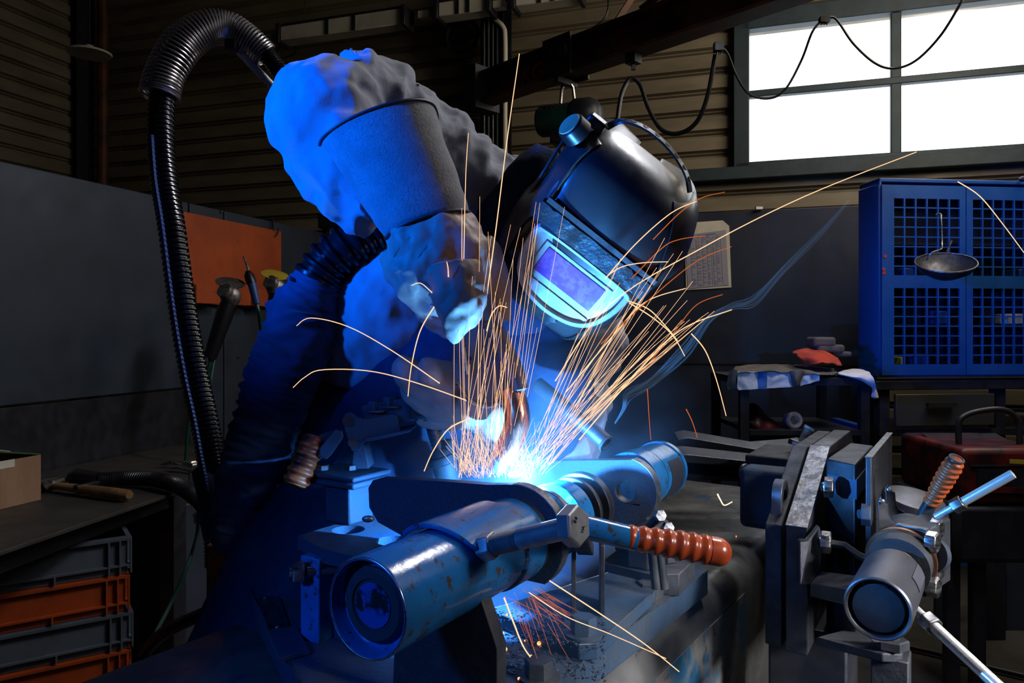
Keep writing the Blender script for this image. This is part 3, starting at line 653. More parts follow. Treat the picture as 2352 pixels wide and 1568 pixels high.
# spare torch with corrugated hose
def ribhose(name, pts, rad, pitch, dep, m_, n=None, seg=18, lab=None, cat=None, parent=None, group=None):
    pts = list(map(V, pts)); L_ = sum((pts[i + 1] - pts[i]).length for i in range(len(pts) - 1)); n = max(20, int(L_ / pitch * 4))
    path = list(map(V, spline(pts, n))); rr = [a[0] for a in spline([(r,) for r in rad], n)] if isinstance(rad, list) else [rad] * (n + 1)
    rr = [r + dep * (1 if i % 4 in (0, 1) else -1) for i, r in enumerate(rr)]
    return obj(name, MB().tube(path, rr, seg), m_, parent, lab, cat, group)
tt = thing('spare_torch', PZ(190, 1100, TZ), 'black welding torch lying on the workbench with its corrugated hose curving off', 'welding torch')
ribhose('corrugated_hose', [PZ(228, 1102, TZ + .03), PZ(290, 1098, TZ + .03), PZ(350, 1100, TZ + .032), PZ(400, 1112, TZ + .03), P(440, 1135, 2.45), P(470, 1165, 2.4), P(486, 1215, 2.35), P(490, 1300, 2.3)], .025, .009, .0013, M['rubber'], parent=tt)
obj('torch_handle', MB().tube([PZ(160, 1100, TZ + .03), PZ(175, 1096, TZ + .035), PZ(228, 1102, TZ + .03)], [.022, .03, .027], 14), M['rubber'], tt)
obj('trigger', MB().bar(PZ(172, 1120, TZ + .03), PZ(226, 1108, TZ + .03), .02, .015), M['rubber'], tt, bevel=.003)
obj('torch_neck', MB().tube([PZ(162, 1098, TZ + .03), PZ(140, 1104, TZ + .03), PZ(118, 1110, TZ + .03), PZ(104, 1118, TZ + .02)], [.008, .009, .012, .012], 10), M['castalu'], tt)
# clamps / pliers on the bench end
for (a, b, c_, lab) in (((365, 1068), (420, 1066), (505, 1058), 'locking pliers lying on the far right corner of the workbench, jaws to the left'), ((385, 1074), (440, 1080), (512, 1082), 'second pair of steel pliers lying in front on the corner of the workbench')):
    q = [PZ(*p, TZ + .012) for p in (a, b, c_)]
    g = thing('locking_pliers', q[1] - ZU * .01, lab, 'pliers', 'pliers on the end of the workbench')
    obj('jaw', MB().tube([q[0], q[0].lerp(q[1], .5) + ZU * .01, q[1]], [.006, .014, .012], 8, flat=(1, .6)), M['steel'], g)
    obj('handle', MB().tube([q[1], q[1].lerp(q[2], .4) + V((0, .05, 0)), q[2] + V((0, .03, 0))], [.010, .008, .007], 8), M['steel'], g)
    obj('handle', MB().tube([q[1], q[1].lerp(q[2], .4) - V((0, .05, 0)), q[2] - V((0, .02, 0))], [.010, .008, .007], 8), M['steel'], g)
    obj('adjusting_screw', MB().hexa(q[1] + ZU * .006, V((1, .3, 0)), .012, .03), M['castdark'], g)
# crate stack
cf = V((2504, 1705, 0)).normalized(); cback = V((-cf.y, cf.x, 0))
CR = P(307, 1400, 2.28); CR.z = 0
Hc = S(86, 2.28)
ztop = H - (1228 - CY) / F * 2.28
def crate(orange):
    m_ = M['crateorange'] if orange else M['crategrey']
    t_ = thing('stacking_crate', V((0, 0, 0)), None, 'crate', 'stacked crates under the workbench')
    W, D_, h = .60, .40, Hc - .002; mb = MB(); c = V((0, 0, 0))   # local: right-front lower corner at origin, x along -cf
    def q(x, y, z): return V((0, 0, 0)) - cf * x + cback * y + ZU * z
    def slab(x0, x1, y0, y1, z0, z1): mb.prism([q(x0, y0, z0), q(x1, y0, z0), q(x1, y1, z0), q(x0, y1, z0)], ZU * (z1 - z0))
    slab(.012, W - .012, .012, D_ - .012, 0, .005)
    for y0, y1 in ((.012, .015), (D_ - .015, D_ - .012)): slab(.012, W - .012, y0, y1, .004, h)
    for x0, x1 in ((.012, .015), (W - .015, W - .012)): slab(x0, x1, .012, D_ - .012, .004, h)
    obj('crate_body', mb, m_, t_)
    mb = MB()
    slab(0, W, 0, .016, h - .012, h - .004); slab(0, W, D_ - .016, D_, h - .012, h - .004); slab(0, .016, .016, D_ - .016, h - .012, h - .004); slab(W - .016, W, .016, D_ - .016, h - .012, h - .004)
    slab(0, W, .001, .013, .022, .028); slab(.001, .013, .013, D_ - .013, .022, .028)
    obj('rim', mb, m_, t_)
    mb = MB()
    for x in (.0, .03, .06, .54, .57, .594): slab(x, x + .005, 0, .014, .001, h - .012)
    for x in (.20, .36): slab(x, x + .005, 0, .014, .001, .024)
    for y in (.05, .34): slab(0, .014, y, y + .005, .001, h - .012)
    obj('rib', mb, m_, t_, kind='stuff')
    return t_
labs = ['grey plastic crate at the bottom of the stack', 'orange plastic crate low in the stack', 'grey plastic crate low in the stack', 'orange plastic crate, lowest one seen at the bottom edge', 'grey plastic crate between the two orange ones', 'orange plastic crate just under the topmost grey one', 'grey plastic crate on top of the stack under the workbench']
cg, co = crate(False), crate(True); used = {False: False, True: False}; base = cg, co
nst = int(ztop / Hc)
for i in range(nst):
    k = nst - 1 - i; org = (k % 2 == 1); src = co if org else cg
    o = src if not used[org] else copy_tree(src); used[org] = True
    o.location = CR + V((0, 0, ztop - Hc * (k + 1))) - cf * (0, .006, .0, .01, .004, 0, .003)[i % 7]
    o['label'] = labs[7 - nst + i]
ped = ztop - Hc * nst
if ped > .01: obj('pallet', MB().prism([CR - V((0, 0, 0)), CR - cf * .6, CR - cf * .6 + cback * .4, CR + cback * .4], ZU * (ped - .001)), M['wood'], None, 'low wooden board under the crate stack', 'board')
# grey cabinet and cables below the bench, rusty post
q = P(392, 1300, 3.0)
mb = MB(); mb.box(V((q.x - .0, q.y, .36)), .20, .25, .28, (BW, LW, ZU))
t_ = thing('welding_power_unit', V((q.x, q.y, 0)), 'dark grey boxy unit on castors standing behind the crates', 'machine')
obj('housing', mb, M['screen'], t_, bevel=.01)
for sx in (-.15, .15):
    for sy in (-.2, .2):
        w_ = V((q.x, q.y, .06)) + BW * sx + LW * sy; obj('castor', MB().cyl(w_ - BW * .015, w_ + BW * .015, .06).bar(w_ + ZU * .03, w_ + ZU * .075, .03, .03), M['rubber'], t_)
obj('post', MB().bar(V((P(515, 755, 1.95).x, 1.95, 0)), V((P(515, 755, 1.95).x, 1.95, H - (1245 - CY) / F * 1.95)), .075, .05, V((0, 1, 0))), M['jib'], None, 'dark rusty steel post under the hose of the extraction arm', 'post', bevel=.004)
cable('ground_cable', [P(540, 1250, 1.8), P(538, 1320, 1.85), P(500, 1390, 1.95), P(420, 1430, 2.0), P(370, 1458, 2.05), P(335, 1500, 2.1), P(322, 1560, 2.1), P(350, 1620, 2.3)], .018, M['rubber'], 'thick black cable bending down from the cloth covered hose to the floor', n=60)
cable('green_cable', [P(455, 1185, 2.4), P(452, 1230, 2.4), P(430, 1300, 2.3), P(390, 1390, 2.25), P(345, 1480, 2.15), P(325, 1560, 2.15), P(330, 1640, 2.3)], .006, M['greenhose'], 'thin green hose hanging below the end of the workbench', n=60)
obj('hose_coupling', MB().cyl(P(455, 1178, 2.4), P(454, 1200, 2.4), .012, m=10).hexa(P(455, 1186, 2.4), ZU, .016, .012), M['steel'], None, 'small steel hose coupling below the corner of the workbench', 'coupling')
cable('floor_cable', [PZ(560, 1500, .02), PZ(470, 1500, .02), PZ(420, 1470, .02), PZ(415, 1440, .02), PZ(440, 1400, .02), PZ(520, 1380, .02)], .016, M['rubber'], 'black cable looped on the floor behind the crates', n=60)
cable('floor_cable', [PZ(2060, 1480, .015), PZ(2150, 1500, .015), PZ(2240, 1525, .015), PZ(2352, 1552, .015)], .010, M['rubber'], 'thin black cable on the floor at the lower right', n=40)

# cloth-covered return hose, spring hose arm
hp = [(500, 1120, 1.30), (485, 1050, 1.32), (468, 960, 1.34), (446, 860, 1.36), (426, 750, 1.38), (410, 640, 1.40), (394, 520, 1.42), (378, 420, 1.44), (370, 320, 1.46), (374, 220, 1.48), (398, 142, 1.50), (448, 82, 1.52), (508, 62, 1.54), (560, 78, 1.56), (600, 112, 1.56), (640, 160, 1.56), (690, 230, 1.54)]
hpw = [P(*p) for p in hp]
hs = thing('torch_hose', hpw[0], 'long black corrugated torch hose arching up at the left of the welder', 'hose')
ribhose('corrugated_hose', hpw, [.024] * 9 + [.024, .024, .024, .023, .021, .019, .017, .017], .0085, .0013, M['hose'], parent=hs, seg=20)
ribhose('signal_line', [p + V((-.004, -.03, 0)) for p in hpw[:9]], .004, .0085, .0007, M['bluetool'], parent=hs, seg=6)
obj('hose_cuff', MB().tube([P(480, 1080, 1.32), P(492, 1120, 1.30), P(502, 1180, 1.28), P(510, 1230, 1.27)], [.029, .030, .032, .030], 16), M['sleevecloth'], hs)
cp = [(366, 222, 1.48), (380, 168, 1.49), (418, 104, 1.51), (472, 66, 1.53), (524, 66, 1.55), (572, 92, 1.56), (612, 128, 1.57)]
sp = thing('support_spring', P(366, 222, 1.48), 'large dark steel coil spring holding up the arch of the torch hose', 'spring')
obj('coil', MB().helix([P(*p) for p in cp], [S(42, 1.5), S(41, 1.5), S(43, 1.5), S(40, 1.5), S(38, 1.5), S(33, 1.5), S(29, 1.5)], .0024, 46, 18, 6), M['springst'], sp)
rd = thing('support_rod', P(640, 205, 1.6), 'shiny metal support rod running from the coil spring down behind the sleeve', 'rod')
r0_, r1_ = P(536, 104, 1.55), P(700, 275, 1.62)
obj('rod_shaft', MB().cyl(r0_, r1_, .0085, m=16), M['chrome'], rd)
obj('end_clamp', MB().box(r0_ + V((.0, 0, -.002)), .012, .02, .014), M['blacksteel'], rd, bevel=.003)
# ribbed hose into cloth sleeve
rh = [(900, 515, 1.27), (850, 540, 1.26), (800, 568, 1.25), (755, 605, 1.25), (725, 650, 1.25), (712, 700, 1.26)]
ribhose('ribbed_hose', [P(*p) for p in rh], .039, .0165, .0035, M['hose'], seg=28, lab='thick glossy black ribbed hose under the raised glove, going into the cloth sleeve', cat='hose')
def fold(seed, amp, f1=26, f2=1.6):
    def fn(i, th, t):
        a = noise.noise(V((cos(th) * f2 * .45, sin(th) * f2 * .45, t * f1 * 1.3 + seed + .9 * cos(th + t * 9))))
        b = noise.noise(V((cos(th) * f2 * .8, sin(th) * f2 * .8, t * f1 * 2.6 + seed + 9)))
        return 1 + amp * ((1 - 2.2 * abs(a)) * .8 + b * .7)
    return fn
sl = [(735, 632, 1.25, 46), (724, 660, 1.25, 58), (700, 720, 1.25, 76), (680, 790, 1.24, 78), (650, 860, 1.24, 76), (628, 930, 1.24, 72), (606, 1000, 1.24, 72), (584, 1070, 1.24, 72), (564, 1140, 1.25, 68), (548, 1200, 1.26, 56), (540, 1245, 1.27, 46), (538, 1258, 1.27, 30)]
pp = spline([(*P(a, b, c), S(r, c)) for a, b, c, r in sl], 220)
obj('cloth_hose_cover', MB().tube([V(p[:3]) for p in pp], [p[3] for p in pp], 64, fn=fold(3, .15)), M['sleevecloth'], None, 'wrinkled dark blue canvas sleeve covering the lower part of the hose', 'hose cover', smooth=80)

# ================================================================ WELDING JIG
ZB = .896                                          # top of base plate
ZA = H - .2485                                     # cylinder axis height
def ax_at(px):                                     # point on the cylinder axis under a pixel column
    k = (px - CX) / F; A0 = P(842, 1397, .66); s_ = (k * A0.y - A0.x) / (UD.x - k * UD.y); return A0 + UD * s_
A0 = P(842, 1397, .66); A0.z = ZA
ae = P(1518, 1075, 0.2485 * F / (1075 - CY)); ae.z = ZA
AD = (ae - A0).normalized(); AR = V((AD.y, -AD.x, 0))     # axis direction and its right-hand side
def ax(px):
    k = (px - CX) / F; s_ = (k * A0.y - A0.x) / (AD.x - k * AD.y); return A0 + AD * s_
RC = .0455
# bench beam
jb = thing('bench_beam', drop(PZ(1500, 1400, .85), 0), 'massive scuffed steel bench beam with flaking blue paint carrying the welding jig', 'bench')
ZBE = .853; re0 = PZ(1655, 1290, ZBE); er = .045
eu = V((2330 - CX, F, 0)).normalized(); ev = V((eu.y, -eu.x, 0))
def bm(u, v, z): q = re0 + eu * u + ev * v; return V((q.x, q.y, z))
prof = []
def arc(cx_, cz, r, a0, a1, n=8): return [(cx_ + r * cos(a0 + (a1 - a0) * i / n), cz + r * sin(a0 + (a1 - a0) * i / n)) for i in range(n + 1)]
BWd = .50; BH = .40
prof = arc(0, ZBE - er, er, 0, pi / 2) + arc(-BWd, ZBE - er, er, pi / 2, pi) + arc(-BWd, ZBE - BH, er, pi, 1.5 * pi) + arc(0, ZBE - BH, er, 1.5 * pi, 2 * pi)
U0, U1 = -1.12, .70
rings = [[bm(u, v, z) for v, z in prof] for u in (U0, U1)]
mbt = MB().loft(rings)
obj('beam', mbt, M['benchst'], jb)
# blue side skin: a paint plate on the right-hand face
obj('painted_side', MB().prism([bm(U0, er + .0005, ZBE - er - .005), bm(.0, er + .0005, ZBE - er - .005), bm(.0, er + .0005, ZBE - BH), bm(U0, er + .0005, ZBE - BH)], ev * .0015), M['beamside'], jb)
for u in (-.75, .5):
    for v in (-.08, -.42): obj('leg', MB().bar(bm(u, v, 0), bm(u, v, ZBE - BH - er + .01), .1, .1, eu), M['beamside'], jb)

# base plate
bp_ = [PZ(570, 1345, ZB), PZ(700, 1297, ZB), PZ(1100, 1140, ZB), PZ(1500, 1215, ZB), PZ(1626, 1305, ZB), PZ(1626, 1318, ZB), PZ(1260, 1568, ZB)]
far_l = PZ(900, 1210, ZB)
nl = PZ(735, 1650, ZB); nr = PZ(1130, 1670, ZB)
poly = [PZ(570, 1345, ZB), far_l, PZ(1420, 1190, ZB), PZ(1626, 1308, ZB), nr, nl]
jt = thing('jig_base_plate', drop(PZ(1100, 1400, ZB), ZB - .04), 'thick blue black steel base plate of the jig, bolted on the bench beam', 'base plate')
obj('plate', MB().prism(poly, ZU * -.042), M['plateblue'], jt, bevel=.002)
obj('name_plate', MB().prism([PZ(590, 1378, ZB + .0005), PZ(638, 1366, ZB + .0005), PZ(664, 1438, ZB + .0005), PZ(618, 1450, ZB + .0005)], ZU * .002), M['steel'], jt, label='riveted rough name plate')
obj('name_plate_field', MB().prism([PZ(608, 1388, ZB + .003), PZ(630, 1382, ZB + .003), PZ(648, 1432, ZB + .003), PZ(626, 1440, ZB + .003)], ZU * .001), M['castdark'], jt)
for q in ((610, 1374), (638, 1442)): obj('rivet', MB().ball(PZ(*q, ZB + .004), .004, 8), M['edge'], jt)
obj('shim_plate', MB().prism([PZ(612, 1455, ZB + .0005), PZ(682, 1447, ZB + .0005), PZ(712, 1504, ZB + .0005), PZ(640, 1522, ZB + .0005)], ZU * .006), M['plateblue'], jt, bevel=.001)
# right clamping flange plates on the base
stp = thing('flange_plate', PZ(1400, 1420, ZB), 'flat dusty blue flange plate under the sparks on the right of the base plate', 'plate')
fl = [PZ(1120, 1400, ZB + .02), PZ(1225, 1370, ZB + .02), PZ(1500, 1280, ZB + .02), PZ(1560, 1300, ZB + .02), PZ(1372, 1478, ZB + .02), PZ(1330, 1480, ZB + .02)]
obj('plate', MB().prism(fl, -ZU * .0195), M['plateblue'], stp, bevel=.0015)
def edges(pts, par, r=.0007):  # bright steel tubes laid on as painted highlights of the chamfered edges
    mb = MB()
    for a, b in zip(pts, pts[1:] + pts[:1]): mb.tube([a, b], r, 6)
    obj('edge_highlight', mb, M['edge'], par, kind='stuff')
edges(fl, stp); edges([PZ(1626, 1308, ZB), nr], jt, .0009); edges([PZ(570, 1345, ZB), nl], jt, .0009)
s2 = thing('stepped_plate', PZ(1480, 1300, ZB), 'dark stepped plate with clipped corners under the rear bolts of the jig', 'plate')
obj('plate', MB().prism([PZ(1380, 1290, ZB + .034), PZ(1480, 1215, ZB + .034), PZ(1560, 1245, ZB + .034), PZ(1596, 1285, ZB + .034), PZ(1560, 1318, ZB + .034), PZ(1500, 1318, ZB + .034)], -ZU * .0335), M['castdark'], s2, bevel=.0015)
def bolt(px, py, z, r, h, lab, m_=None, washer=True, rot=.3, name='hex_bolt'):
    c = PZ(px, py, z); t = thing(name, c, lab, 'bolt', 'hexagon bolts on the jig')
    if washer: obj('washer', MB().lathe(c, ZU, [(0, r * 1.45), (.004, r * 1.45), (.004, r * .8)], 28), m_ or M['plateblue'], t)
    obj('head', MB().hexa(c + ZU * (.004 if washer else 0), ZU, r, h, rot), m_ or M['plateblue'], t)
    return t
bolt(645, 1347, ZB, .0215, .020, 'large hex bolt on the left corner of the base plate')
bolt(1492, 1372, ZB + .0, .0205, .020, 'large dark hex bolt near the right edge of the base plate below the orange grip', M['castdark'])
bolt(1340, 1458, ZB + .02, .017, .020, 'dusty cyan lit hex bolt among the sparks on the flange plate')
bolt(1238, 1558, ZB, .017, .018, 'dark hex bolt at the bottom edge beside the glowing embers', M['castdark'])

# left small flange with countersunk holes (raised on lugs)
ZF = 1.017
ft = thing('hole_plate', drop(PZ(820, 1235, ZF), ZF - .02), 'dark blue flat plate with two large countersunk holes left of the cylinder', 'plate')
def circ(c, r, n=28, a=ZU):
    X, Y, _ = frame(a); return [c + X * cos(2 * pi * k / n) * r + Y * sin(2 * pi * k / n) * r for k in range(n)]
h1 = circ(PZ(800, 1216, ZF), .023); h2 = circ(PZ(903, 1241, ZF), .023)
out = [PZ(683, 1230, ZF), PZ(855, 1178, ZF), PZ(1000, 1250, ZF), PZ(960, 1310, ZF), PZ(745, 1262, ZF)]
obj('plate', MB().prism(out, -ZU * .018, [h1, h2]), M['plateblue'], ft)
obj('countersink', MB().lathe(PZ(800, 1216, ZF) - ZU * .019, ZU, [(0, .024), (.001, .024), (.001, .01)], 24), M['castdark'], ft)
obj('support_block', MB().prism([drop(q, ZF - .0185) for q in (PZ(730, 1240, ZF), PZ(855, 1195, ZF), PZ(940, 1240, ZF), PZ(850, 1275, ZF))], ZU * -(ZF - .0185 - ZB)), M['plateblue'], ft)
nt_ = PZ(800, 1216, ZF - .012)
obj('shaped_nut', MB().prism([nt_ + V((x, y, 0)) for x, y in ((-.018, -.006), (.012, -.010), (.019, .0), (.008, .012), (-.004, .012))], ZU * .010), M['castdark'], None, 'rounded triangular nut sunk in the left hole of the flat plate', 'nut', bevel=.002)
# post block with nut
pb = PZ(735, 1460, ZB); pb_t = thing('clamp_block', PZ(735, 1470, ZB), 'upright blue square steel block with a side screw left of the cylinder', 'block')
ph = .097; pc_ = pb + ZU * ph / 2
dpost = P(735, 1460, pb.y)
obj('block', MB().box(pb + ZU * (ph / 2 + .0), .0185, .017, ph / 2 + .011, (UD, VD, ZU)), M['jigblue'], pb_t, bevel=.002)
sc = P(705, 1312, pb.y - .02)
obj('screw_shaft', MB().cyl(sc, sc + V((1, .35, -.02)).normalized() * .06, .007, m=16), M['steel'], pb_t)
obj('hex_nut', MB().hexa(sc + V((-.004, -.0, 0)), -V((1, .35, -.02)).normalized(), .0145, .014, .4).lathe(sc + V((-.0185, -.007, 0)), -V((1, .35, -.02)), [(0, .009), (.002, .009), (.002, .0065), (-.008, .0065)], 20), M['steel'], pb_t)

# ---- main cylinder (clamping cylinder of the jig)
cyt = thing('clamping_cylinder', V((ax(1050).x, ax(1050).y, ZA - .05)), 'worn blue painted clamping cylinder with a hollow dark end facing the camera', 'cylinder')
e1_ = ax(1160)
L1 = (e1_ - A0).length
obj('tube', MB().lathe(A0, AD, [(.014, .0), (.014, .040), (.0, .0425), (-.0, RC), (.002, RC + .0005), (L1, RC)], 72), M['jigblue'], cyt, smooth=30)
obj('worn_rim', MB().torus(A0 + AD * .0002, AD, RC - .0012, .0011, 72, 8), M['steel'], cyt)
obj('end_cap', MB().lathe(A0 + AD * .013, -AD, [(0, .034), (.003, .034), (.006, .031), (.006, .024), (.004, .023), (.004, .0)], 56), M['inkdark'], cyt)
obj('cap_paint', MB().lathe(A0 + AD * .0085, -AD, [(0, .0205), (.0006, .0203), (.0006, 0)], 40), M['capblue'], cyt, label='flaked blue paint patch on the dark end cap')
# half-shell saddle over the tube
def shell(p0, p1, r, th, a0, a1, skew=0, n=28):
    d = (p1 - p0).normalized(); Rr = V((d.y, -d.x, 0)).normalized(); Uu = ZU; rings = []
    for i in range(n + 1):
        a = a0 + (a1 - a0) * i / n; c_, s_ = cos(a), sin(a); k = skew * (abs(i / n - .5) * 2) ** 2
        q0, q1 = p0 + d * k, p1
        rings.append([q0 + (Rr * c_ + Uu * s_) * r, q0 + (Rr * c_ + Uu * s_) * (r + th), q1 + (Rr * c_ + Uu * s_) * (r + th), q1 + (Rr * c_ + Uu * s_) * r])
    return MB().loft(rings)
obj('saddle_shell', shell(ax(985), ax(1128), RC + .004, .005, R(35), R(172), .02), M['jigblue'], cyt, bevel=.0012)
obj('rear_sleeve', MB().lathe(ax(1128), AD, [(0, .0), (0, RC + .001), (.002, RC + .003), (.045, RC + .003), (.045, 0)], 60), M['jigblue'], cyt)
# dark bore step, rings
obj('collar', MB().lathe(ax(1172), AD, [(0, .030), (0, RC + .001), (.05, RC + .001), (.05, .03)], 60), M['rawsteel'], cyt)
for px0, w_, r_, mm in ((1240, .010, .046, 'edge'), (1266, .034, .047, 'jigblue'), (1309, .008, .046, 'darksteel'), (1328, .016, .048, 'darksteel')):
    q = ax(px0); obj('ring', MB().lathe(q, AD, [(0, .03), (0, r_ - .001), (.001, r_), (w_ - .001, r_), (w_, r_ - .001), (w_, .03)], 60), M[mm], cyt)
obj('core_shaft', MB().cyl(ax(1190), ax(1350), .034, m=40), M['castdark'], cyt)
far0, far1 = ax(1462), ax(1525)
fd_ = thing('rear_cylinder', V((far0.x, far0.y, ZA - .05)), 'blue and bare steel rear cylinder behind the pierced lug', 'cylinder')
q0 = ax(1432)
obj('tube', MB().lathe(q0, AD, [(0.025, 0), (.025, RC + .004), (.070, RC + .004), (.070, RC - .001), (.078, RC - .001), (.078, RC + .002), (.172, RC + .002), (.172, RC - .004), (.168, RC - .006), (.168, 0)], 60), M['jigblue'], fd_)
obj('bare_band', shell(q0 + AD * .095, q0 + AD * .155, RC + .0015, .0015, R(-80), R(35)), M['rawsteel'], fd_)
obj('end_ring', MB().lathe(q0 + AD * .160, AD, [(0, RC), (0, RC + .004), (.013, RC + .004), (.013, RC)], 60), M['jigblue'], fd_)

# ---- lug plates being welded
def lug(pxc, top_pts, thick, holes_px=None, hr=0, lab='', bottom=None, dark=False):
    c = ax(pxc)
    return c
N1 = AD                                             # plates stand square to the axis
c1 = ax(1187)
def on1(px, py): return PV(px, py, c1, N1)
t_ = thing('lug_plate', drop(on1(1000, 1240), ZF), 'large dark blue lug plate with a rounded end over the front of the cylinder', 'plate')
c2d = [on1(868, 1199), on1(848, 1165), on1(846, 1120), on1(856, 1103), on1(872, 1098), on1(1000, 1104), on1(1120, 1113)]
Rl = .062; X_ = V((AR.x, AR.y, 0))
arcp = [c1 + X_ * (Rl * sin(a)) + ZU * (Rl * cos(a)) for a in [R(-6) + R(150) * k / 22 for k in range(23)]]
low = [c1 + X_ * (Rl * .2) - ZU * Rl * .8, on1(980, 1262)]
pl1 = c2d + arcp + low
obj('plate', MB().prism(pl1, AD * .016, [circ(c1, RC + .0005, 40, AD)]), M['plateblue'], t_, bevel=.001)
def rim_band(pts, c, w, par):
    rows = [[p + (p - c).normalized() * k + AD * z for k, z in ((-.001, .0004), (.0008, .0008), (.0008, w - .0008), (-.001, w - .0004))] for p in pts]
    obj('ground_edge', MB().loft(rows), M['edge'], par)
rim_band(arcp, c1, .016, t_)
obj('weld_bead', MB().ball(on1(850, 1190) - AD * .004, .006, 10, (1.4, .6, .8)), M['edge'], t_)
c2 = ax(1404)
def on2(px, py): return PV(px, py, c2, N1)
t_ = thing('lug_plate', drop(on2(1430, 1200), ZF), 'second lug plate with a round pin hole and a tapered rounded end', 'plate')
h_c = on2(1436, 1128); Rl2 = (on2(1508, 1128) - h_c).length
top = [on2(1010, 1068), on2(1190, 1060)]
ar = [h_c + AR * (Rl2 * sin(a)) + ZU * (Rl2 * cos(a)) for a in [R(12) + R(118) * k / 16 for k in range(17)]]
lowr = [on2(1452, 1210), on2(1380, 1200), on2(1360, 1160), on2(1010, 1160)]
obj('plate', MB().prism(top + ar + lowr, AD * .020, [circ(h_c, (on2(1461, 1128) - h_c).length, 36, AD)]), M['plateblue'], t_, bevel=.0012)
rim_band(ar, h_c, .020, t_)
hr_ = (on2(1461, 1128) - h_c).length
obj('hole_lining', MB().loft([circ(h_c + AD * z, hr_ - k, 36, AD) for z, k in ((.0002, .0003), (.0002, .0012), (.0198, .0012), (.0198, .0003))], cap=False, closed=True), M['edge'], t_)
# supports under the cylinder
def upright(px, w_, lab, y1=None, m_='plateblue', wd=.014):
    pass
t_ = thing('upright_pair', drop(ax(1330), ZB), 'pair of upright steel ribs under the middle of the cylinder', 'support')
for px, mm in ((1318, 'castdark'), (1382, 'castdark')):
    q = P(px, 1300, 1.02); zt2 = H - (1238 - CY) / F * 1.02
    obj('rib_plate', MB().box(V((q.x, q.y, (ZB + zt2) / 2 + .002)), .0030, .03, (zt2 - ZB) / 2 - .002, (V((1, -.09, 0)).normalized(), V((.09, 1, 0)).normalized(), ZU)), M['darksteel'], t_, bevel=.0008)
t_ = thing('cradle_leg', drop(ax(1020), ZB), 'dark bent steel cradle leg under the front of the cylinder', 'support')
c3 = ax(1000) + AD * .03
def on3(px, py): return PV(px, py, c3, N1)
obj('cradle_plate', MB().prism([on3(1090, 1330), on3(1108, 1385), on3(1142, 1490), on3(1142, 1640), on3(900, 1640), on3(905, 1480), on3(930, 1400)], AD * .018), M['castdark'], t_, bevel=.001)
# threaded swivel bolt with lever handle
b0, b1 = P(1027, 1276, .775), P(1312, 1210, .69)
bd2 = (b1 - b0).normalized()
t_ = thing('swivel_bolt', P(1300, 1210, .69) - ZU * .02, 'long hexagon bolt with a nut lying across the front of the cylinder', 'bolt')
obj('shank', MB().cyl(b0, b0.lerp(b1, .45), .0062, m=24).cyl(b0.lerp(b1, .62), b1, .0105, m=28), M['boltsteel'], t_)
thr = []; n = 120; p0_, p1_ = b0.lerp(b1, .33), b0.lerp(b1, .64)
obj('thread', MB().tube([p0_.lerp(p1_, i / n) for i in range(n + 1)], [.0102 - .0012 * (i % 4 in (2, 3)) for i in range(n + 1)], 24), M['boltsteel'], t_)
obj('thread', MB().tube([b0.lerp(b1, .0 + .07 * i / 24) for i in range(25)], [.0072 - .0009 * (i % 4 in (2, 3)) for i in range(25)], 20), M['boltsteel'], t_)
obj('nut', MB().hexa(b0.lerp(b1, .31), bd2, .0145, .016, .25), M['boltsteel'], t_, bevel=.001)
hdir = V((.62, -.78, -.02)).normalized()            # head face turned to the camera
hc_ = P(1332, 1207, .672); HN = V((.77, -.61, .17)).normalized()
hq = hc_ - HN * .010
obj('head', MB().hexa(hq - HN * .004, HN, .0192, .014, .35), M['boltsteel'], t_, bevel=.0006, label='bright hexagon bolt head with stamped marks')
fX = frame(HN)
fn_ = HN; fr_ = V((.60, .80, 0)).normalized()
for s_, ox, oz, rot in (('88', -.0095, .0035, R(60)), ('YA', .0025, -.0085, R(60))):
    Xt = fr_ * cos(rot) + ZU * sin(rot); Yt = -fr_ * sin(rot) + ZU * cos(rot)
    obj('stamped_mark', text_mb(s_, hq + fn_ * .0116 + fr_ * ox + ZU * oz, Xt, Yt, .0062, .0006), M['castdark'], t_)
t_ = thing('lever_handle', P(1450, 1260, .75) - ZU * .02, 'blue steel clamp lever with a ribbed orange rubber grip pointing right', 'lever')
l0, l1 = P(1318, 1203, .735), P(1462, 1238, .735)
obj('lever_bar', MB().tube([l0, l0.lerp(l1, .5), l1], .0118, 20), M['jigblue'], t_)
g0, g1 = P(1441, 1232, .735), P(1680, 1272, .735); n = 180
def gr(t):
    base = .0112 + .0030 * min(1, t * 2.2)
    rib = .0009 * sin(t * 2 * pi * 8.5) if t < .78 else 0
    endf = 1 if t < .86 else math.sqrt(max(0, 1 - ((t - .86) / .14) ** 2))
    return max(.0005, (base + rib) * endf)
obj('grip', MB().tube([g0.lerp(g1, i / n) - ZU * .0 for i in range(n + 1)], [gr(i / n) for i in range(n + 1)], 32), M['grip'], t_, label='ribbed orange grip')
obj('pivot_link', MB().bar(l0, P(1345, 1262, .99), .022, .014), M['castdark'], t_, bevel=.002)
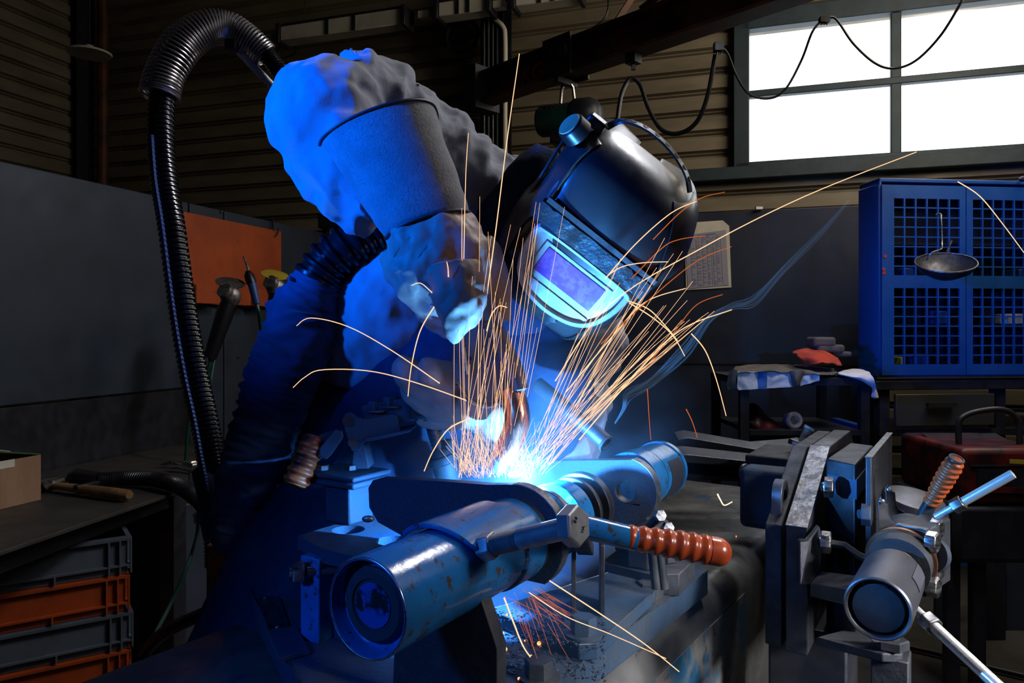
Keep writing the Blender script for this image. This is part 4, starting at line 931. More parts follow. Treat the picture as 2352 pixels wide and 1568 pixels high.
# nuts behind lever
for px, py, lab in ((1514, 1184, 'small bright bolt end below the rear cylinder'), (1532, 1212, 'second small bright bolt below the rear cylinder, lower right')):
    q = P(px, py, 1.05); t_ = thing('stud_bolt', q - ZU * .06, lab, 'bolt', 'bolts below the rear cylinder')
    obj('head', MB().hexa(q, V((.2, -.9, .25)), .009, .008), M['edge'], t_); obj('shank', MB().tube([q, q + V((-.01, .02, -.02)), drop(q + V((0, .02, 0)), ZB + .03)], .007, 10), M['castdark'], t_)
t_ = thing('rear_clamp', PZ(1500, 1300, ZB + .034), 'black clamp body standing under the orange grip', 'clamp')
obj('body', MB().box(PZ(1490, 1290, ZB + .034) + ZU * .03, .045, .018, .03, (UD, VD, ZU)).box(PZ(1460, 1265, ZB + .034) + ZU * .05, .02, .03, .05, (UD, VD, ZU)), M['castdark'], t_, bevel=.004)
obj('foot_bolt', MB().hexa(PZ(1530, 1288, ZB + .035), ZU, .014, .012), M['castdark'], t_)

# ---- toggle clamp on the left, facing the weld
tg = thing('toggle_clamp', P(800, 1190, 1.10), 'dark blue toggle clamp on a square post with a ribbed orange grip hanging down', 'clamp')
D = 1.10
def pt(px, py, d=D): return P(px, py, d)
q0 = pt(800, 1105); tube_z = PZ(800, 1180, ZF).z
obj('post', MB().bar(V((pt(802, 1105).x, D, ZF)), V((pt(802, 1105).x, D, pt(0, 1105).z)), .050, .050, UD), M['plateblue'], tg, bevel=.003)
for y0, y1, s_ in ((1078, 1091, 1), (1092, 1107, .97)):
    a, b = pt(0, y0).z, pt(0, y1).z
    obj('flange', MB().box(V((pt(797, 0).x, D, (a + b) / 2)), .052 * s_, .040 * s_, abs(a - b) / 2 - .0003, (VD, UD, ZU)), M['plateblue'], tg, bevel=.003)
for px in (742, 806): obj('flange_bolt', MB().hexa(pt(px, 1078, D - .02), ZU, .009, .007), M['darksteel'], tg)
def slab(pts, d, th, nm, m_='plateblue', bev=.0015):
    return obj(nm, MB().prism([pt(x, y, d) for x, y in pts], V((0, th, 0))), M[m_], tg, bevel=bev)
def side(pts, nm, gap=.03, th=.006):
    slab(pts, D - gap / 2 - th, th, nm); slab(pts, D + gap / 2, th, nm)
side([(788, 968), (792, 950), (806, 946), (820, 958), (838, 963), (900, 950), (912, 952), (920, 992), (850, 1008), (836, 1018), (824, 1038), (806, 1036), (798, 1010), (790, 985)], 'side_plate')
side([(770, 985), (785, 990), (788, 1005), (760, 1045), (748, 1056), (734, 1048), (732, 1030)], 'link_plate', .045)
for x, y in ((798, 966), (811, 1016), (776, 1001), (743, 1042)): obj('pivot_pin', MB().cyl(pt(x, y, D - .026), pt(x, y, D + .026), .0075, m=18), M['darksteel'], tg)
slab([(812, 1030), (836, 1020), (848, 1076), (806, 1078)], D - .02, .04, 'riser')
slab([(838, 1006), (945, 985), (943, 992), (900, 1003), (842, 1015)], D - .03, .06, 'clamp_base_foot')
obj('clamp_arm', MB().bar(pt(838, 958, D), pt(985, 930, D), .036, .020, V((0, 1, 0))), M['plateblue'], tg, bevel=.002)
obj('arm_tip', MB().box(pt(978, 930, D), .022, .024, .018), M['darksteel'], tg, bevel=.004)
for x, y in ((864, 932), (898, 922), (970, 915)): obj('arm_bolt', MB().lathe(pt(x, y + 12, D), ZU, [(0, .020), (.003, .020)], 22).hexa(pt(x, y + 10, D), ZU, .0125 if x < 950 else .015, .014), M['plateblue'], tg)
obj('spindle_nut', MB().hexa(pt(983, 949, D), V((.06, 0, -1)), .020, .010), M['darksteel'], tg)
s0, s1 = pt(984, 945, D), pt(1010, 1030, D + .0); n = 96
obj('spindle', MB().tube([s0.lerp(s1, i / n) for i in range(n + 1)], [.0112 - .0013 * (i % 4 in (2, 3)) for i in range(n + 1)], 20), M['steel'], tg)
obj('spindle_foot', MB().lathe(s1, (s1 - s0), [(0, .014), (.01, .018), (.012, .022), (.022, .022), (.024, .019), (.05, .019), (.054, .016)], 24).hexa(s1 + V((.012, -.004, 0)), V((.0, 0, 1)), .011, .014), M['castdark'], tg)
side([(730, 1000), (760, 990), (776, 990), (740, 1050), (728, 1030)], 'lever_cheek', .02)
g0, g1 = pt(724, 1000, D - .01), pt(676, 1118, D - .03); n = 80
def gr2(t):
    base = .0155 + .003 * min(1, t * 3); rib = .0017 * sin(t * 2 * pi * 6) if .05 < t < .95 else 0
    e_ = 1 if .06 < t < .93 else (math.sqrt(max(0, 1 - ((t - .93) / .07) ** 2)) if t >= .93 else .8 + t * 3.3)
    return max(.0005, (base + rib) * e_)
obj('grip', MB().tube([g0.lerp(g1, i / n) for i in range(n + 1)], [gr2(i / n) for i in range(n + 1)], 28), M['griprust'], tg, label='dark orange ribbed rubber grip')
# steel dust on the plates under the weld
mb = MB(); random.seed(11)
for i in range(900):
    u, v = random.random(), random.random()
    q = PZ(1130 + 260 * u, 1395 + 150 * v + 20 * u, ZB + .0205 if v < .45 + .1 * u else ZB + .0005)
    s_ = random.uniform(.0005, .0016); mb.box(q + ZU * s_ * .4, s_, s_ * .8, s_ * .5, (UD, VD, ZU))
obj('steel_dust', mb, M['spatter'], None, 'fine steel spatter grains scattered on the plates below the weld', 'metal dust', kind='stuff')

# ================================================================ POSITIONER ON THE END OF THE BENCH
def q4(x, y): return 1700 + x / 2.537, 950 + y / 2.537          # a point of the enlarged lower right view
pu = UD; pv = VD
p0 = P(1804, 1204, 1.15)                             # front lower corner of the big face plate, right-hand face
def onf(x, y, off=0): a, b = q4(x, y); return PV(a, b, p0 + pv * off, pv)
po_ = thing('positioner', drop(onf(420, 900), .70), 'heavy dark steel welding positioner with stacked plates, cylinders and levers at the right', 'positioner')
TK = .032
f_ = [onf(265, 645), onf(410, 185), onf(545, 95), onf(600, 170), onf(560, 400), onf(470, 640), onf(440, 1450), onf(265, 1450)]
z_top = (f_[1].z + f_[2].z) / 2; f_[1].z = f_[2].z = z_top
def uz(x, y, off=0):                                 # point on face plane given in crop pixels
    return onf(x, y, off)
def platepoly(off, du=0, dz=0, low=1450):
    L_ = onf(265, 645); T = onf(410, 185); T2 = onf(545, 95); u0 = V((0, 0, 0))
    far = T2 + pu * .16
    return [L_ + pv * off + pu * du + ZU * dz, T + pv * off + pu * du + ZU * dz, drop(T2, T.z) + pv * off + pu * du + ZU * dz, drop(far, T.z - .10) + pv * off + ZU * dz, drop(far, .82) + pv * off, drop(L_, .80) + pv * off + pu * du]
obj('face_plate', MB().prism(platepoly(0), pv * TK), M['darksteel'], po_, bevel=.002)
obj('edge_strip', MB().prism([onf(265, 645) - pu * .0012, onf(410, 185) - pu * .0012, onf(410, 185) - pu * .0004 + ZU * .001, onf(265, 645) - pu * .0002], pv * TK), M['edge'], po_, label='bare ground edge of the face plate')
obj('rear_plate', MB().prism(platepoly(-.034, .012, -.006), pv * .026), M['castdark'], po_, bevel=.002)
# lug ring on the left
lc = onf(200, 560, -.05); a_, b_ = q4(200, 500)
lc = P(*q4(203, 520), 1.22)
obj('lifting_lug', MB().prism([lc + pu * x + ZU * z for x, z in [(-.028, -.20)] + [(-.028 * cos(t), .012 + .028 * sin(t)) for t in [pi * k / 12 for k in range(13)]] + [(.028, -.20)]], pv * .016, [[lc + pu * .014 * cos(t) + ZU * (.004 + .020 * sin(t)) for t in [2 * pi * k / 20 for k in range(20)]]]), M['rawsteel'], po_, bevel=.002)
obj('rounded_block', MB().box(P(*q4(160, 485), 1.36), .045, .03, .055, (pv, pu, ZU)), M['capblue'] if False else M['plateblue'], po_, bevel=.012, seg=3)
# big block behind the face plate: inclined bright top
def onb(x, y, d): return P(*q4(x, y), d)
bt = [onb(500, 262, 1.22), onb(672, 290, 1.16), onb(778, 190, 1.33), onb(655, 168, 1.38)]
zt = sum(p.z for p in bt) / 4
bt = [V((p.x, p.y, zt)) for p in (PZ(*q4(500, 262), zt), PZ(*q4(672, 295), zt), PZ(*q4(778, 185), zt), PZ(*q4(640, 168), zt))]
obj('gear_block', MB().prism(bt, ZU * -.30), M['darksteel'], po_, bevel=.003)
obj('gear_block_skirt', MB().prism([p - ZU * .024 + pv * .002 - pu * .002 for p in bt[:2]] + [p - ZU * .024 for p in bt[2:]], ZU * -.03), M['plateblue'], po_)
# thin plate
pq = P(*q4(745, 262), 1.08)
def ont(x, y): return PV(*q4(x, y), pq, pu_t)
pu_t = VD
tp = [ont(745, 262), ont(870, 140), ont(886, 140), ont(886, 820), ont(790, 850), ont(770, 840)]
za_ = PV(*q4(765, 258), pq, pu_t); zb2 = PV(*q4(886, 140), pq, pu_t)
tp = [za_, drop(zb2, za_.z), drop(zb2, za_.z - .30), drop(za_, za_.z - .26)]
obj('thin_plate', MB().prism(tp, pv * -.008), M['rawsteel'], po_, bevel=.001)
obj('thin_plate_edge', MB().prism([tp[0] - pu * .0008 - pv * .009, tp[1] - pv * .009, tp[1] + pv * .001, tp[0] - pu * .0008 + pv * .001], ZU * .0012), M['edge'], po_)
for x, y in ((795, 325), (872, 225), (795, 605)): obj('hole', MB().cyl(PV(*q4(x, y), pq, pu_t), PV(*q4(x, y), pq, pu_t) + pv * .0008, .004, m=14), M['inkdark'], po_)
# scalloped ribs
for dx, dy, d in ((0, 0, 1.05), (42, -68, 1.12)):
    pts = [(806, 495), (818, 485), (826, 515), (858, 530), (862, 580), (880, 625), (912, 642), (912, 680), (912, 760), (806, 760)]
    base = P(*q4(806 + dx, 495 + dy), d)
    vs = [PV(*q4(x + dx, y + dy), base, V((-.25, 1, 0)).normalized()) for x, y in pts]
    obj('scalloped_rib', MB().prism(vs, pu * .010), M['darksteel'], po_, bevel=.001)
    obj('weld_bead', MB().ball(vs[2] + V((-.001, -.003, .002)), .0035, 8, (1.2, .7, 1)), M['edge'], po_)
# square block with four bolts
bc = onb(995, 820, 1.02)
blk = [PZ(*q4(910, 650), bc.z + .0), None]
bz0 = onb(995, 668, 1.02).z; bz1 = onb(995, 1050, 1.02).z
bl = [PZ(*q4(905, 650), bz0), PZ(*q4(1085, 683), bz0)]
xw = (bl[1] - bl[0]); yw = V((-xw.y, xw.x, 0)).normalized() * .10
obj('clamp_block', MB().prism([bl[0], bl[1], bl[1] + yw, bl[0] + yw], ZU * (bz1 - bz0)), M['castdark'], po_, bevel=.002)
obj('block_edge', MB().bar(bl[0] + ZU * .001 + yw * .06, bl[1] + ZU * .001 + yw * .06, .010, .0015, ZU), M['edge'], po_)
for x, y in ((1100, 740), (1126, 660), (1105, 1000), (1128, 905)):
    d = 1.0 if x < 1115 else 1.06
    obj('hex_bolt', MB().hexa(P(*q4(x - 12, y), d), xw.normalized(), .0145, .014, .3), M['steel'], po_, bevel=.001)
obj('end_washer', MB().cyl(P(*q4(1108, 820), 1.04), P(*q4(1132, 820), 1.045), .024, m=32), M['screen'], po_)
# main drum at the lower right, axis running away to the upper right
dc = P(*q4(800, 1140), .86); dd = V((.10, .93, .36)).normalized(); dd = (P(*q4(935, 850), 1.02) - dc).normalized()
LD = (P(*q4(935, 850), 1.02) - dc).length
obj('drum', MB().lathe(dc, dd, [(.010, 0), (.010, .030), (.006, .0315), (.001, .0332), (0, .0352), (.002, .037), (LD * .60, .037), (LD * .64, .0352), (LD * .64, 0)], 72), M['rawsteel'], po_, smooth=25)
obj('drum_cap', MB().lathe(dc + dd * .012, -dd, [(0, .0292), (.006, .0292), (.009, .0275), (.009, 0)], 60), M['rawsteel'], po_)
obj('bolt_pocket', shell(dc + dd * LD * .30, dc + dd * LD * .58, .0368, .0016, R(12), R(40)), M['inkdark'], po_)
for i, (h, r, mm) in enumerate(((.67, .026, 'darksteel'), (.73, .027, 'darksteel'), (.79, .0255, 'bronze'), (.86, .029, 'bronze'))):
    obj('neck_ring', MB().lathe(dc + dd * LD * h, dd, [(0, 0), (0, r - .002), (.002, r), (.007, r), (.009, r - .002), (.009, 0)], 56), M[mm], po_)
obj('bronze_flange', MB().lathe(dc + dd * LD * .98, dd, [(0, 0), (0, .044), (.004, .045), (.007, .044), (.010, 0)], 60), M['bronze'], po_)
obj('drum_spindle', MB().cyl(dc + dd * LD * .8, dc + dd * LD * 1.5, .04, m=36), M['castdark'], po_)
# arm carrying the drum
ar_ = [onf(345, 760, TK), onf(400, 765, TK), onf(470, 660, TK), onf(500, 745, TK)]
arm_z = .0
obj('arm_bracket', MB().prism([P(*q4(345, 740), 1.10), P(*q4(400, 740), 1.09), P(*q4(465, 655), 1.14), P(*q4(480, 760), 1.14), P(*q4(470, 900), 1.10), P(*q4(420, 990), 1.05), P(*q4(345, 1000), 1.05)], V((-.0, .014, 0))), M['darksteel'], po_, bevel=.002)
obj('carrier_arm', MB().prism([P(*q4(410, 985), 1.04), P(*q4(470, 915), 1.10), P(*q4(690, 940), 1.02), P(*q4(760, 870), 1.02), P(*q4(700, 1010), .95), P(*q4(645, 1030), .94)], ZU * -.020), M['darksteel'], po_, bevel=.002)
obj('brace_rod', MB().tube([P(*q4(500, 750), 1.10), P(*q4(610, 768), 1.09), P(*q4(690, 825), 1.07), P(*q4(755, 855), 1.06)], .006, 4), M['darksteel'], po_, bevel=.001)
for x, y, d in ((500, 425, 1.17), (482, 745, 1.10), (715, 585, 1.12)):
    obj('hex_bolt', MB().cyl(P(*q4(x - 26, y), d), P(*q4(x, y), d), .007, m=14).hexa(P(*q4(x - 10, y), d), (pv * .9 + V((.2, 0, 0))).normalized(), .0165, .014, .2), M['steel'] if x != 715 else M['plateblue'], po_, bevel=.001)
# spindle housing behind (grey turned dome)
obj('turned_hub', MB().lathe(P(*q4(1000, 560), 1.22), V((.1, -.25, 1)).normalized(), [(-.05, .055), (.0, .055), (.022, .045), (.030, .02), (.031, 0)], 40), M['rawsteel'], po_)
# lower bracket and bolt post
obj('foot_bracket', MB().prism([P(*q4(440, 1300), 1.06), P(*q4(600, 1260), 1.1), P(*q4(900, 1300), 1.02), P(*q4(950, 1345), 1.0), P(*q4(945, 1400), .98), P(*q4(830, 1395), .97)], ZU * -.012), M['castdark'], po_, bevel=.002)
obj('post', MB().bar(P(*q4(880, 1390), 1.0), drop(P(*q4(880, 1390), 1.0), .0), .045, .045, pu), M['castdark'], po_, bevel=.002)
obj('foot_bolt', MB().hexa(P(*q4(880, 1355), .99), ZU, .022, .012).cyl(P(*q4(878, 1350), .99), P(*q4(878, 1280), .99), .011), M['castdark'], po_)
obj('lower_lug', MB().prism([P(*q4(720, 1260), .92), P(*q4(860, 1250), .92), P(*q4(820, 1330), .92), P(*q4(780, 1330), .92)], V((0, .01, 0))), M['castdark'], po_)
obj('pedestal', MB().box(V((f_[0].x + .08, f_[0].y + .09, .41)), .06, .06, .41, (pu, pv, ZU)), M['blacksteel'], po_, bevel=.004)
# grips and rods
g0, g1 = P(*q4(1110, 520), 1.10), P(*q4(1262, 262), 1.06); n = 80
def gr3(t): return (.0100 + .003 * min(1, t * 2) - (.003 * max(0, t - .85) / .15)) + .0012 * sin(t * 2 * pi * 9)
ll_ = thing('lever_handle', P(*q4(1050, 640), 1.10) - ZU * .01, 'steel lever with a worn orange ribbed grip standing up from the positioner', 'lever')
obj('lever_bar', MB().bar(P(*q4(1030, 660), 1.12), g0.lerp(g1, .1), .018, .012, V((0, 1, 0))), M['castdark'], ll_, bevel=.003)
obj('grip', MB().tube([g0.lerp(g1, i / n) for i in range(n + 1)], [gr3(i / n) for i in range(n + 1)], 28), M['griprust'], ll_, label='worn orange ribbed grip')
obj('grip_mouth', MB().torus(g1, (g1 - g0), .0095, .0016, 24, 8), M['castdark'], ll_)
def rod(name, a, b, kn, r, lab):
    t = thing(name, a.lerp(b, .5), lab, 'rod', 'chromed rods of the positioner'); d = (b - a).normalized(); k = a.lerp(b, kn)
    obj('rod_shaft', MB().cyl(a, k, r * .82, m=20).cyl(k, b, r, m=20), M['chrome'], t)
    obj('lock_nut', MB().hexa(k - d * .008, d, r * 1.75, .016, .3), M['steel'], t, bevel=.001)
rod('push_rod', P(*q4(1140, 602), 1.06), P(*q4(1590, 350), 1.0), .30, .0062, 'chromed rod pointing up to the right from the positioner')
rod('push_rod', P(*q4(975, 1095), .95), P(*q4(1560, 1640), .80), .26, .0070, 'chromed rod running down to the bottom right corner from the drum')
# arms lying on the bench, far left of the positioner
t_ = thing('forked_arm', P(1700, 1050, 1.75), 'pair of black flat steel arms reaching left from the positioner across the bench', 'arm')
for (pts, d) in (([(1558, 1010), (1580, 1005), (1738, 1032), (1830, 1025), (1850, 1022), (1842, 1034), (1735, 1043), (1560, 1020)], 1.78), ([(1556, 1046), (1580, 1044), (1745, 1062), (1840, 1046), (1838, 1060), (1750, 1076), (1556, 1060)], 1.66)):
    vs = [P(x, y, d + (.06 if i in (1, 2, 3) else 0)) for i, (x, y) in enumerate(pts)]
    top = MB().prism([P(x, y, d) for x, y in pts], V((0, .05, .012)))
    obj('flat_arm', top, M['rawsteel'], t_, bevel=.001)
    k = [(x, y) for x, y in pts]; lowp = [pts[-1], pts[-2], pts[-3]]
    obj('arm_web', MB().prism([P(x, y, d) for x, y in lowp] + [P(x, y + 26, d) for x, y in lowp[::-1]], V((0, .02, 0))), M['inkdark'], t_)
obj('cross_block', MB().box(P(1800, 1078, 1.62), .09, .06, .04, (pu, pv, ZU)), M['castdark'], t_, bevel=.004)
obj('long_support', MB().prism([P(1556, 1062, 1.66), P(1830, 1072, 1.66), P(1830, 1110, 1.66), P(1556, 1100, 1.66)], V((0, .10, 0))), M['blacksteel'], t_)
t_ = thing('adjusting_screw', P(1835, 1025, 1.6), 'bright turned screw with a knurled collar standing behind the face plate', 'screw')
obj('shaft', MB().cyl(P(1838, 1022, 1.6), P(1858, 984, 1.58), .0085, m=18).cyl(P(1857, 986, 1.58), P(1860, 981, 1.58), .0115, m=18), M['chrome'], t_)
obj('collar', MB().hexa(P(1832, 1025, 1.6), V((.3, 0, 1)), .022, .012), M['steel'], t_, bevel=.002)
t_ = thing('chain_shackle', P(1725, 1095, 1.5), 'small dark ring and loop on the bench in front of the black arms', 'shackle')
obj('ring', MB().torus(P(1710, 1083, 1.5), V((.6, -.8, 0)), .012, .005, 24, 8).torus(P(1730, 1098, 1.5), V((.1, -.5, .8)), .016, .004, 24, 8), M['darksteel'], t_)

# ================================================================ RIGHT BACKGROUND: TROLLEY WITH CLOTHS
D = 3.0
zt = H - (868 - CY) / F * D
t_ = thing('cloth_trolley', V((P(1850, 0, D).x, D + .2, 0)), 'black metal trolley rack covered with rags and towels', 'trolley')
xl, xr = P(1700, 0, D).x, P(2000, 0, D).x
obj('top_shelf', MB().prism([V((xl, D, zt)), V((xr, D, zt)), V((xr, D + .45, zt)), V((xl, D + .45, zt))], -ZU * .03), M['blacksteel'], t_)
for x in (xl + .02, xr - .02):
    for y in (D + .02, D + .43): obj('leg', MB().bar(V((x, y, 0)), V((x, y, zt - .03)), .035, .035, V((0, 1, 0))), M['blacksteel'], t_)
for z in (H - (988 - CY) / F * D, .25): obj('shelf', MB().prism([V((xl + .04, D, z)), V((xr - .04, D, z)), V((xr - .04, D + .45, z)), V((xl + .04, D + .45, z))], -ZU * .02), M['blacksteel'], t_)
def cloth(name, pts, mt, label, th=.006, nx=24, amp=.006, seed=0, cat='cloth', grp=None):
    """pts: rows of world points (>=2 rows); draped sheet with folds"""
    rows = [list(map(V, spline([tuple(p) for p in r], nx))) for r in pts]; m = 18
    cols = [list(map(V, spline([tuple(r[i]) for r in rows], m))) for i in range(nx + 1)]
    mb = MB(); W = nx + 1; vs = []
    for j in range(m + 1):
        for i in range(W):
            p = cols[i][j]; k = noise.noise(V((p.x * 22 + seed, p.z * 14, p.y * 14))); vs.append(p + V((0, -1, .5)) * amp * k * 1.6)
    k = len(vs); vs2 = [v + V((0, th, -th * .6)) for v in vs]; fs = []
    for j in range(m):
        for i in range(nx):
            a = j * W + i; fs.append((a, a + 1, a + W + 1, a + W)); fs.append((a + k, a + W + k, a + W + 1 + k, a + 1 + k))
    rim = [i for i in range(W)] + [j * W + nx for j in range(1, m + 1)] + [m * W + i for i in range(nx - 1, -1, -1)] + [j * W for j in range(m - 1, 0, -1)]
    for a, b in zip(rim, rim[1:] + rim[:1]): fs.append((a, a + k, b + k, b))
    mb.add(vs + vs2, fs); return obj(name, mb, mt, None, label, cat, grp, smooth=70)
f = D - .015
tw = thing('towel', P(1780, 893, f), 'white towel with a blue stripe hanging over the front of the cloth trolley', 'towel')
def strip(x0, x1, ya, yb, mt, nm, off=0, seed=1):
    nx = 20; vs = []; m = 10; W = nx + 1
    for j in range(m + 1):
        for i in range(W):
            u = i / nx; x = x0 + (x1 - x0) * u; y = ya(u) + (yb(u) - ya(u)) * j / m; p = P(x, y, f - off)
            vs.append(p + V((0, -1, 0)) * .012 * noise.noise(V((x * .06, y * .05, seed))))
    k = len(vs); vs += [v + V((0, .004, 0)) for v in vs]; fs = []
    for j in range(m):
        for i in range(nx):
            a = j * W + i; fs += [(a, a + 1, a + W + 1, a + W), (a + k, a + W + k, a + W + 1 + k, a + 1 + k)]
    rim = [i for i in range(W)] + [j * W + nx for j in range(1, m + 1)] + [m * W + i for i in range(nx - 1, -1, -1)] + [j * W for j in range(m - 1, 0, -1)]
    for a, b in zip(rim, rim[1:] + rim[:1]): fs.append((a, a + k, b + k, b))
    return obj(nm, MB().add(vs, fs), mt, tw, smooth=70)
strip(1694, 1820, lambda u: 853 + 2 * u, lambda u: 896 - 8 * u, M['towel'], 'towel_cloth')
strip(1742, 1761, lambda u: 853, lambda u: 893, M['bluestripe'], 'blue_stripe', .004)
strip(1838, 1882, lambda u: 858, lambda u: 886 - 12 * u, M['towel'], 'towel_cloth', 0, 4)
cloth('towel', [[P(1930, 853, D + .25), P(1960, 846, D + .3), P(1985, 848, D + .2)], [P(1930, 858, D), P(1970, 860, D), P(2004, 864, D - .01)], [P(1998, 880, D), P(2006, 890, D - .01), P(2014, 900, D)], [P(2002, 910, D), P(2010, 914, D - .01), P(2018, 914, D)]], M['towel'], 'white towel hanging over the right end of the cloth trolley', cat='towel')
cloth('rag', [[P(1690, 840, D + .35), P(1760, 836, D + .4), P(1850, 838, D + .4), P(1910, 845, D + .35)], [P(1684, 848, D + .1), P(1760, 846, D + .1), P(1850, 848, D + .1), P(1925, 856, D + .1)], [P(1680, 858, D - .02), P(1755, 853, D - .025), P(1840, 856, D - .025), P(1900, 862, D - .02)]], M['greycloth'], 'long grey brown rag spread on top of the cloth trolley', amp=.01, seed=3)
cloth('rag', [[P(1676, 850, D), P(1684, 848, D - .02), P(1694, 852, D - .03)], [P(1670, 880, D), P(1680, 876, D - .02), P(1690, 880, D - .03)], [P(1672, 896, D), P(1684, 892, D - .02), P(1697, 897, D - .03)]], M['greycloth'], 'dark rag end drooping over the left corner of the cloth trolley', seed=8)
cloth('rag', [[P(1814, 852, D - .03), P(1830, 850, D - .04), P(1848, 854, D - .03)], [P(1818, 872, D - .03), P(1828, 872, D - .05), P(1840, 872, D - .03)], [P(1820, 885, D - .03), P(1828, 887, D - .04), P(1836, 884, D - .03)]], M['greycloth'], 'dark rag tip hanging between the two white towel pieces', seed=5)
cloth('red_cloth', [[P(1822, 806, D + .3), P(1850, 800, D + .35), P(1890, 806, D + .3), P(1925, 822, D + .3)], [P(1835, 818, D + .12), P(1862, 815, D + .1), P(1895, 822, D + .1), P(1932, 834, D + .12)], [P(1852, 836, D + .08), P(1872, 838, D + .05), P(1895, 832, D + .05), P(1935, 838, D + .1)]], M['redcloth'], 'bright red orange cloth heaped on top of the cloth trolley', amp=.012, seed=2)
t_ = thing('leather_glove', P(1880, 800, D + .4), 'dark shapes of a work glove lying behind the red cloth on the trolley', 'glove')
obj('cuff', MB().box(P(1885, 785, D + .35), .05, .05, .022), M['greycloth'], t_, bevel=.012, seg=3)
obj('palm', MB().box(P(1900, 800, D + .35), .06, .05, .018), M['greycloth'], t_, bevel=.012, seg=3)
obj('fingers', MB().box(P(1925, 813, D + .35), .05, .03, .012), M['greycloth'], t_, bevel=.008)
cloth('red_cloth', [[P(1708, 938, D + .2), P(1730, 925, D + .2), P(1760, 950, D + .2)], [P(1706, 960, D + .08), P(1735, 965, D + .05), P(1790, 978, D + .08)], [P(1725, 985, D + .08), P(1752, 1003, D + .05), P(1780, 992, D + .08)]], M['redpaint'], 'dark red cloth on the lower shelf of the trolley', amp=.01, seed=6)
q = P(1825, 965, D + .05); obj('ring_nut', MB().lathe(q, V((.1, -1, .15)), [(-.04, .03), (-.04, .034), (0, .036), (.006, .03), (.006, .021), (-.03, .018), (-.03, .030)], 32), M['chrome'], None, 'shiny chrome ring on the lower shelf of the trolley beside the dark red cloth', 'ring', smooth=25)
for i, (x0, x1, y0, y1, mm, lab) in enumerate(((1730, 1790, 992, 1030, 'navypanel', 'dark blue box low on the trolley left of the chrome ring'), (1800, 1850, 985, 1020, 'screen', 'grey blue box below the chrome ring on the trolley'), (1955, 1975, 972, 985, 'bluecab', 'small blue box at the lower right of the trolley'))):
    z = H - (988 - CY) / F * D if i == 2 else .25
    a, b = P(x0, y1, D + .1), P(x1, y0, D + .1)
    if i < 2: a.z = .251; b.z = H - (y0 - CY) / F * D - .02
    obj('parts_box', MB().prism([V((a.x, D + .05, a.z)), V((b.x, D + .05, a.z)), V((b.x, D + .3, a.z)), V((a.x, D + .3, a.z))], ZU * (b.z - a.z)), M[mm], None, lab, 'box', bevel=.004)
# red machine / welding source with curved handle at far right
D2 = 2.5
t_ = thing('tool_cart', V((P(2300, 0, D2).x, D2 + .2, 0)), 'dark red portable machine with a curved tube handle at the right edge', 'machine')
z1 = H - (1030 - CY) / F * D2; z0_ = H - (1160 - CY) / F * D2; xa, xb = P(2208, 0, D2).x, P(2420, 0, D2).x
obj('red_housing', MB().prism([V((xa, D2, z0_)), V((xb, D2, z0_)), V((xb, D2 + .4, z0_)), V((xa, D2 + .4, z0_))], ZU * (z1 - z0_)), M['redpaint'], t_, bevel=.02, seg=3)
obj('top_panel', MB().prism([V((xa + .03, D2 - .004, z1 - .06)), V((xb, D2 - .004, z1 - .06)), V((xb, D2 + .3, z1 + .006)), V((xa + .03, D2 + .3, z1 + .006))], ZU * .004), M['blacksteel'], t_)
obj('front_panel', MB().prism([V((xa + .05, D2 - .006, z0_ + .04)), V((xb, D2 - .006, z0_ + .04)), V((xb, D2 - .006, z1 - .07)), V((xa + .05, D2 - .006, z1 - .07))], V((0, .004, 0))), M['blacksteel'], t_)
obj('red_stripe', MB().prism([P(2275, 1118, D2 - .012), P(2420, 1122, D2 - .012), P(2420, 1135, D2 - .012), P(2275, 1131, D2 - .012)], V((0, .003, 0))), M['redpaint'], t_)
obj('sticker', MB().prism([P(2320, 1055, D2 - .01), P(2400, 1058, D2 - .01), P(2400, 1068, D2 - .01), P(2320, 1064, D2 - .01)], V((0, .003, 0))), M['yellow'], t_)
obj('undercarriage', MB().prism([V((xa - .02, D2, z0_ - .20)), V((xb, D2, z0_ - .20)), V((xb, D2 + .42, z0_ - .20)), V((xa - .02, D2 + .42, z0_ - .20))], ZU * .199), M['blacksteel'], t_, bevel=.02)
for px in (2205, 2265, 2400): obj('leg', MB().bar(V((P(px, 0, D2).x, D2 + .05, 0)), V((P(px, 0, D2).x, D2 + .05, z0_ - .2)), .045, .03, V((0, 1, 0))), M['blacksteel'], t_)
hp_ = [P(2203, 1030, D2 + .1), P(2202, 975, D2 + .1), P(2215, 955, D2 + .1), P(2250, 944, D2 + .1), P(2295, 940, D2 + .1), P(2325, 950, D2 + .1), P(2340, 975, D2 + .1), P(2342, 1030, D2 + .1)]
obj('tube_handle', MB().tube(list(map(V, spline(hp_, 50))), .0105, 12), M['blacksteel'], t_)
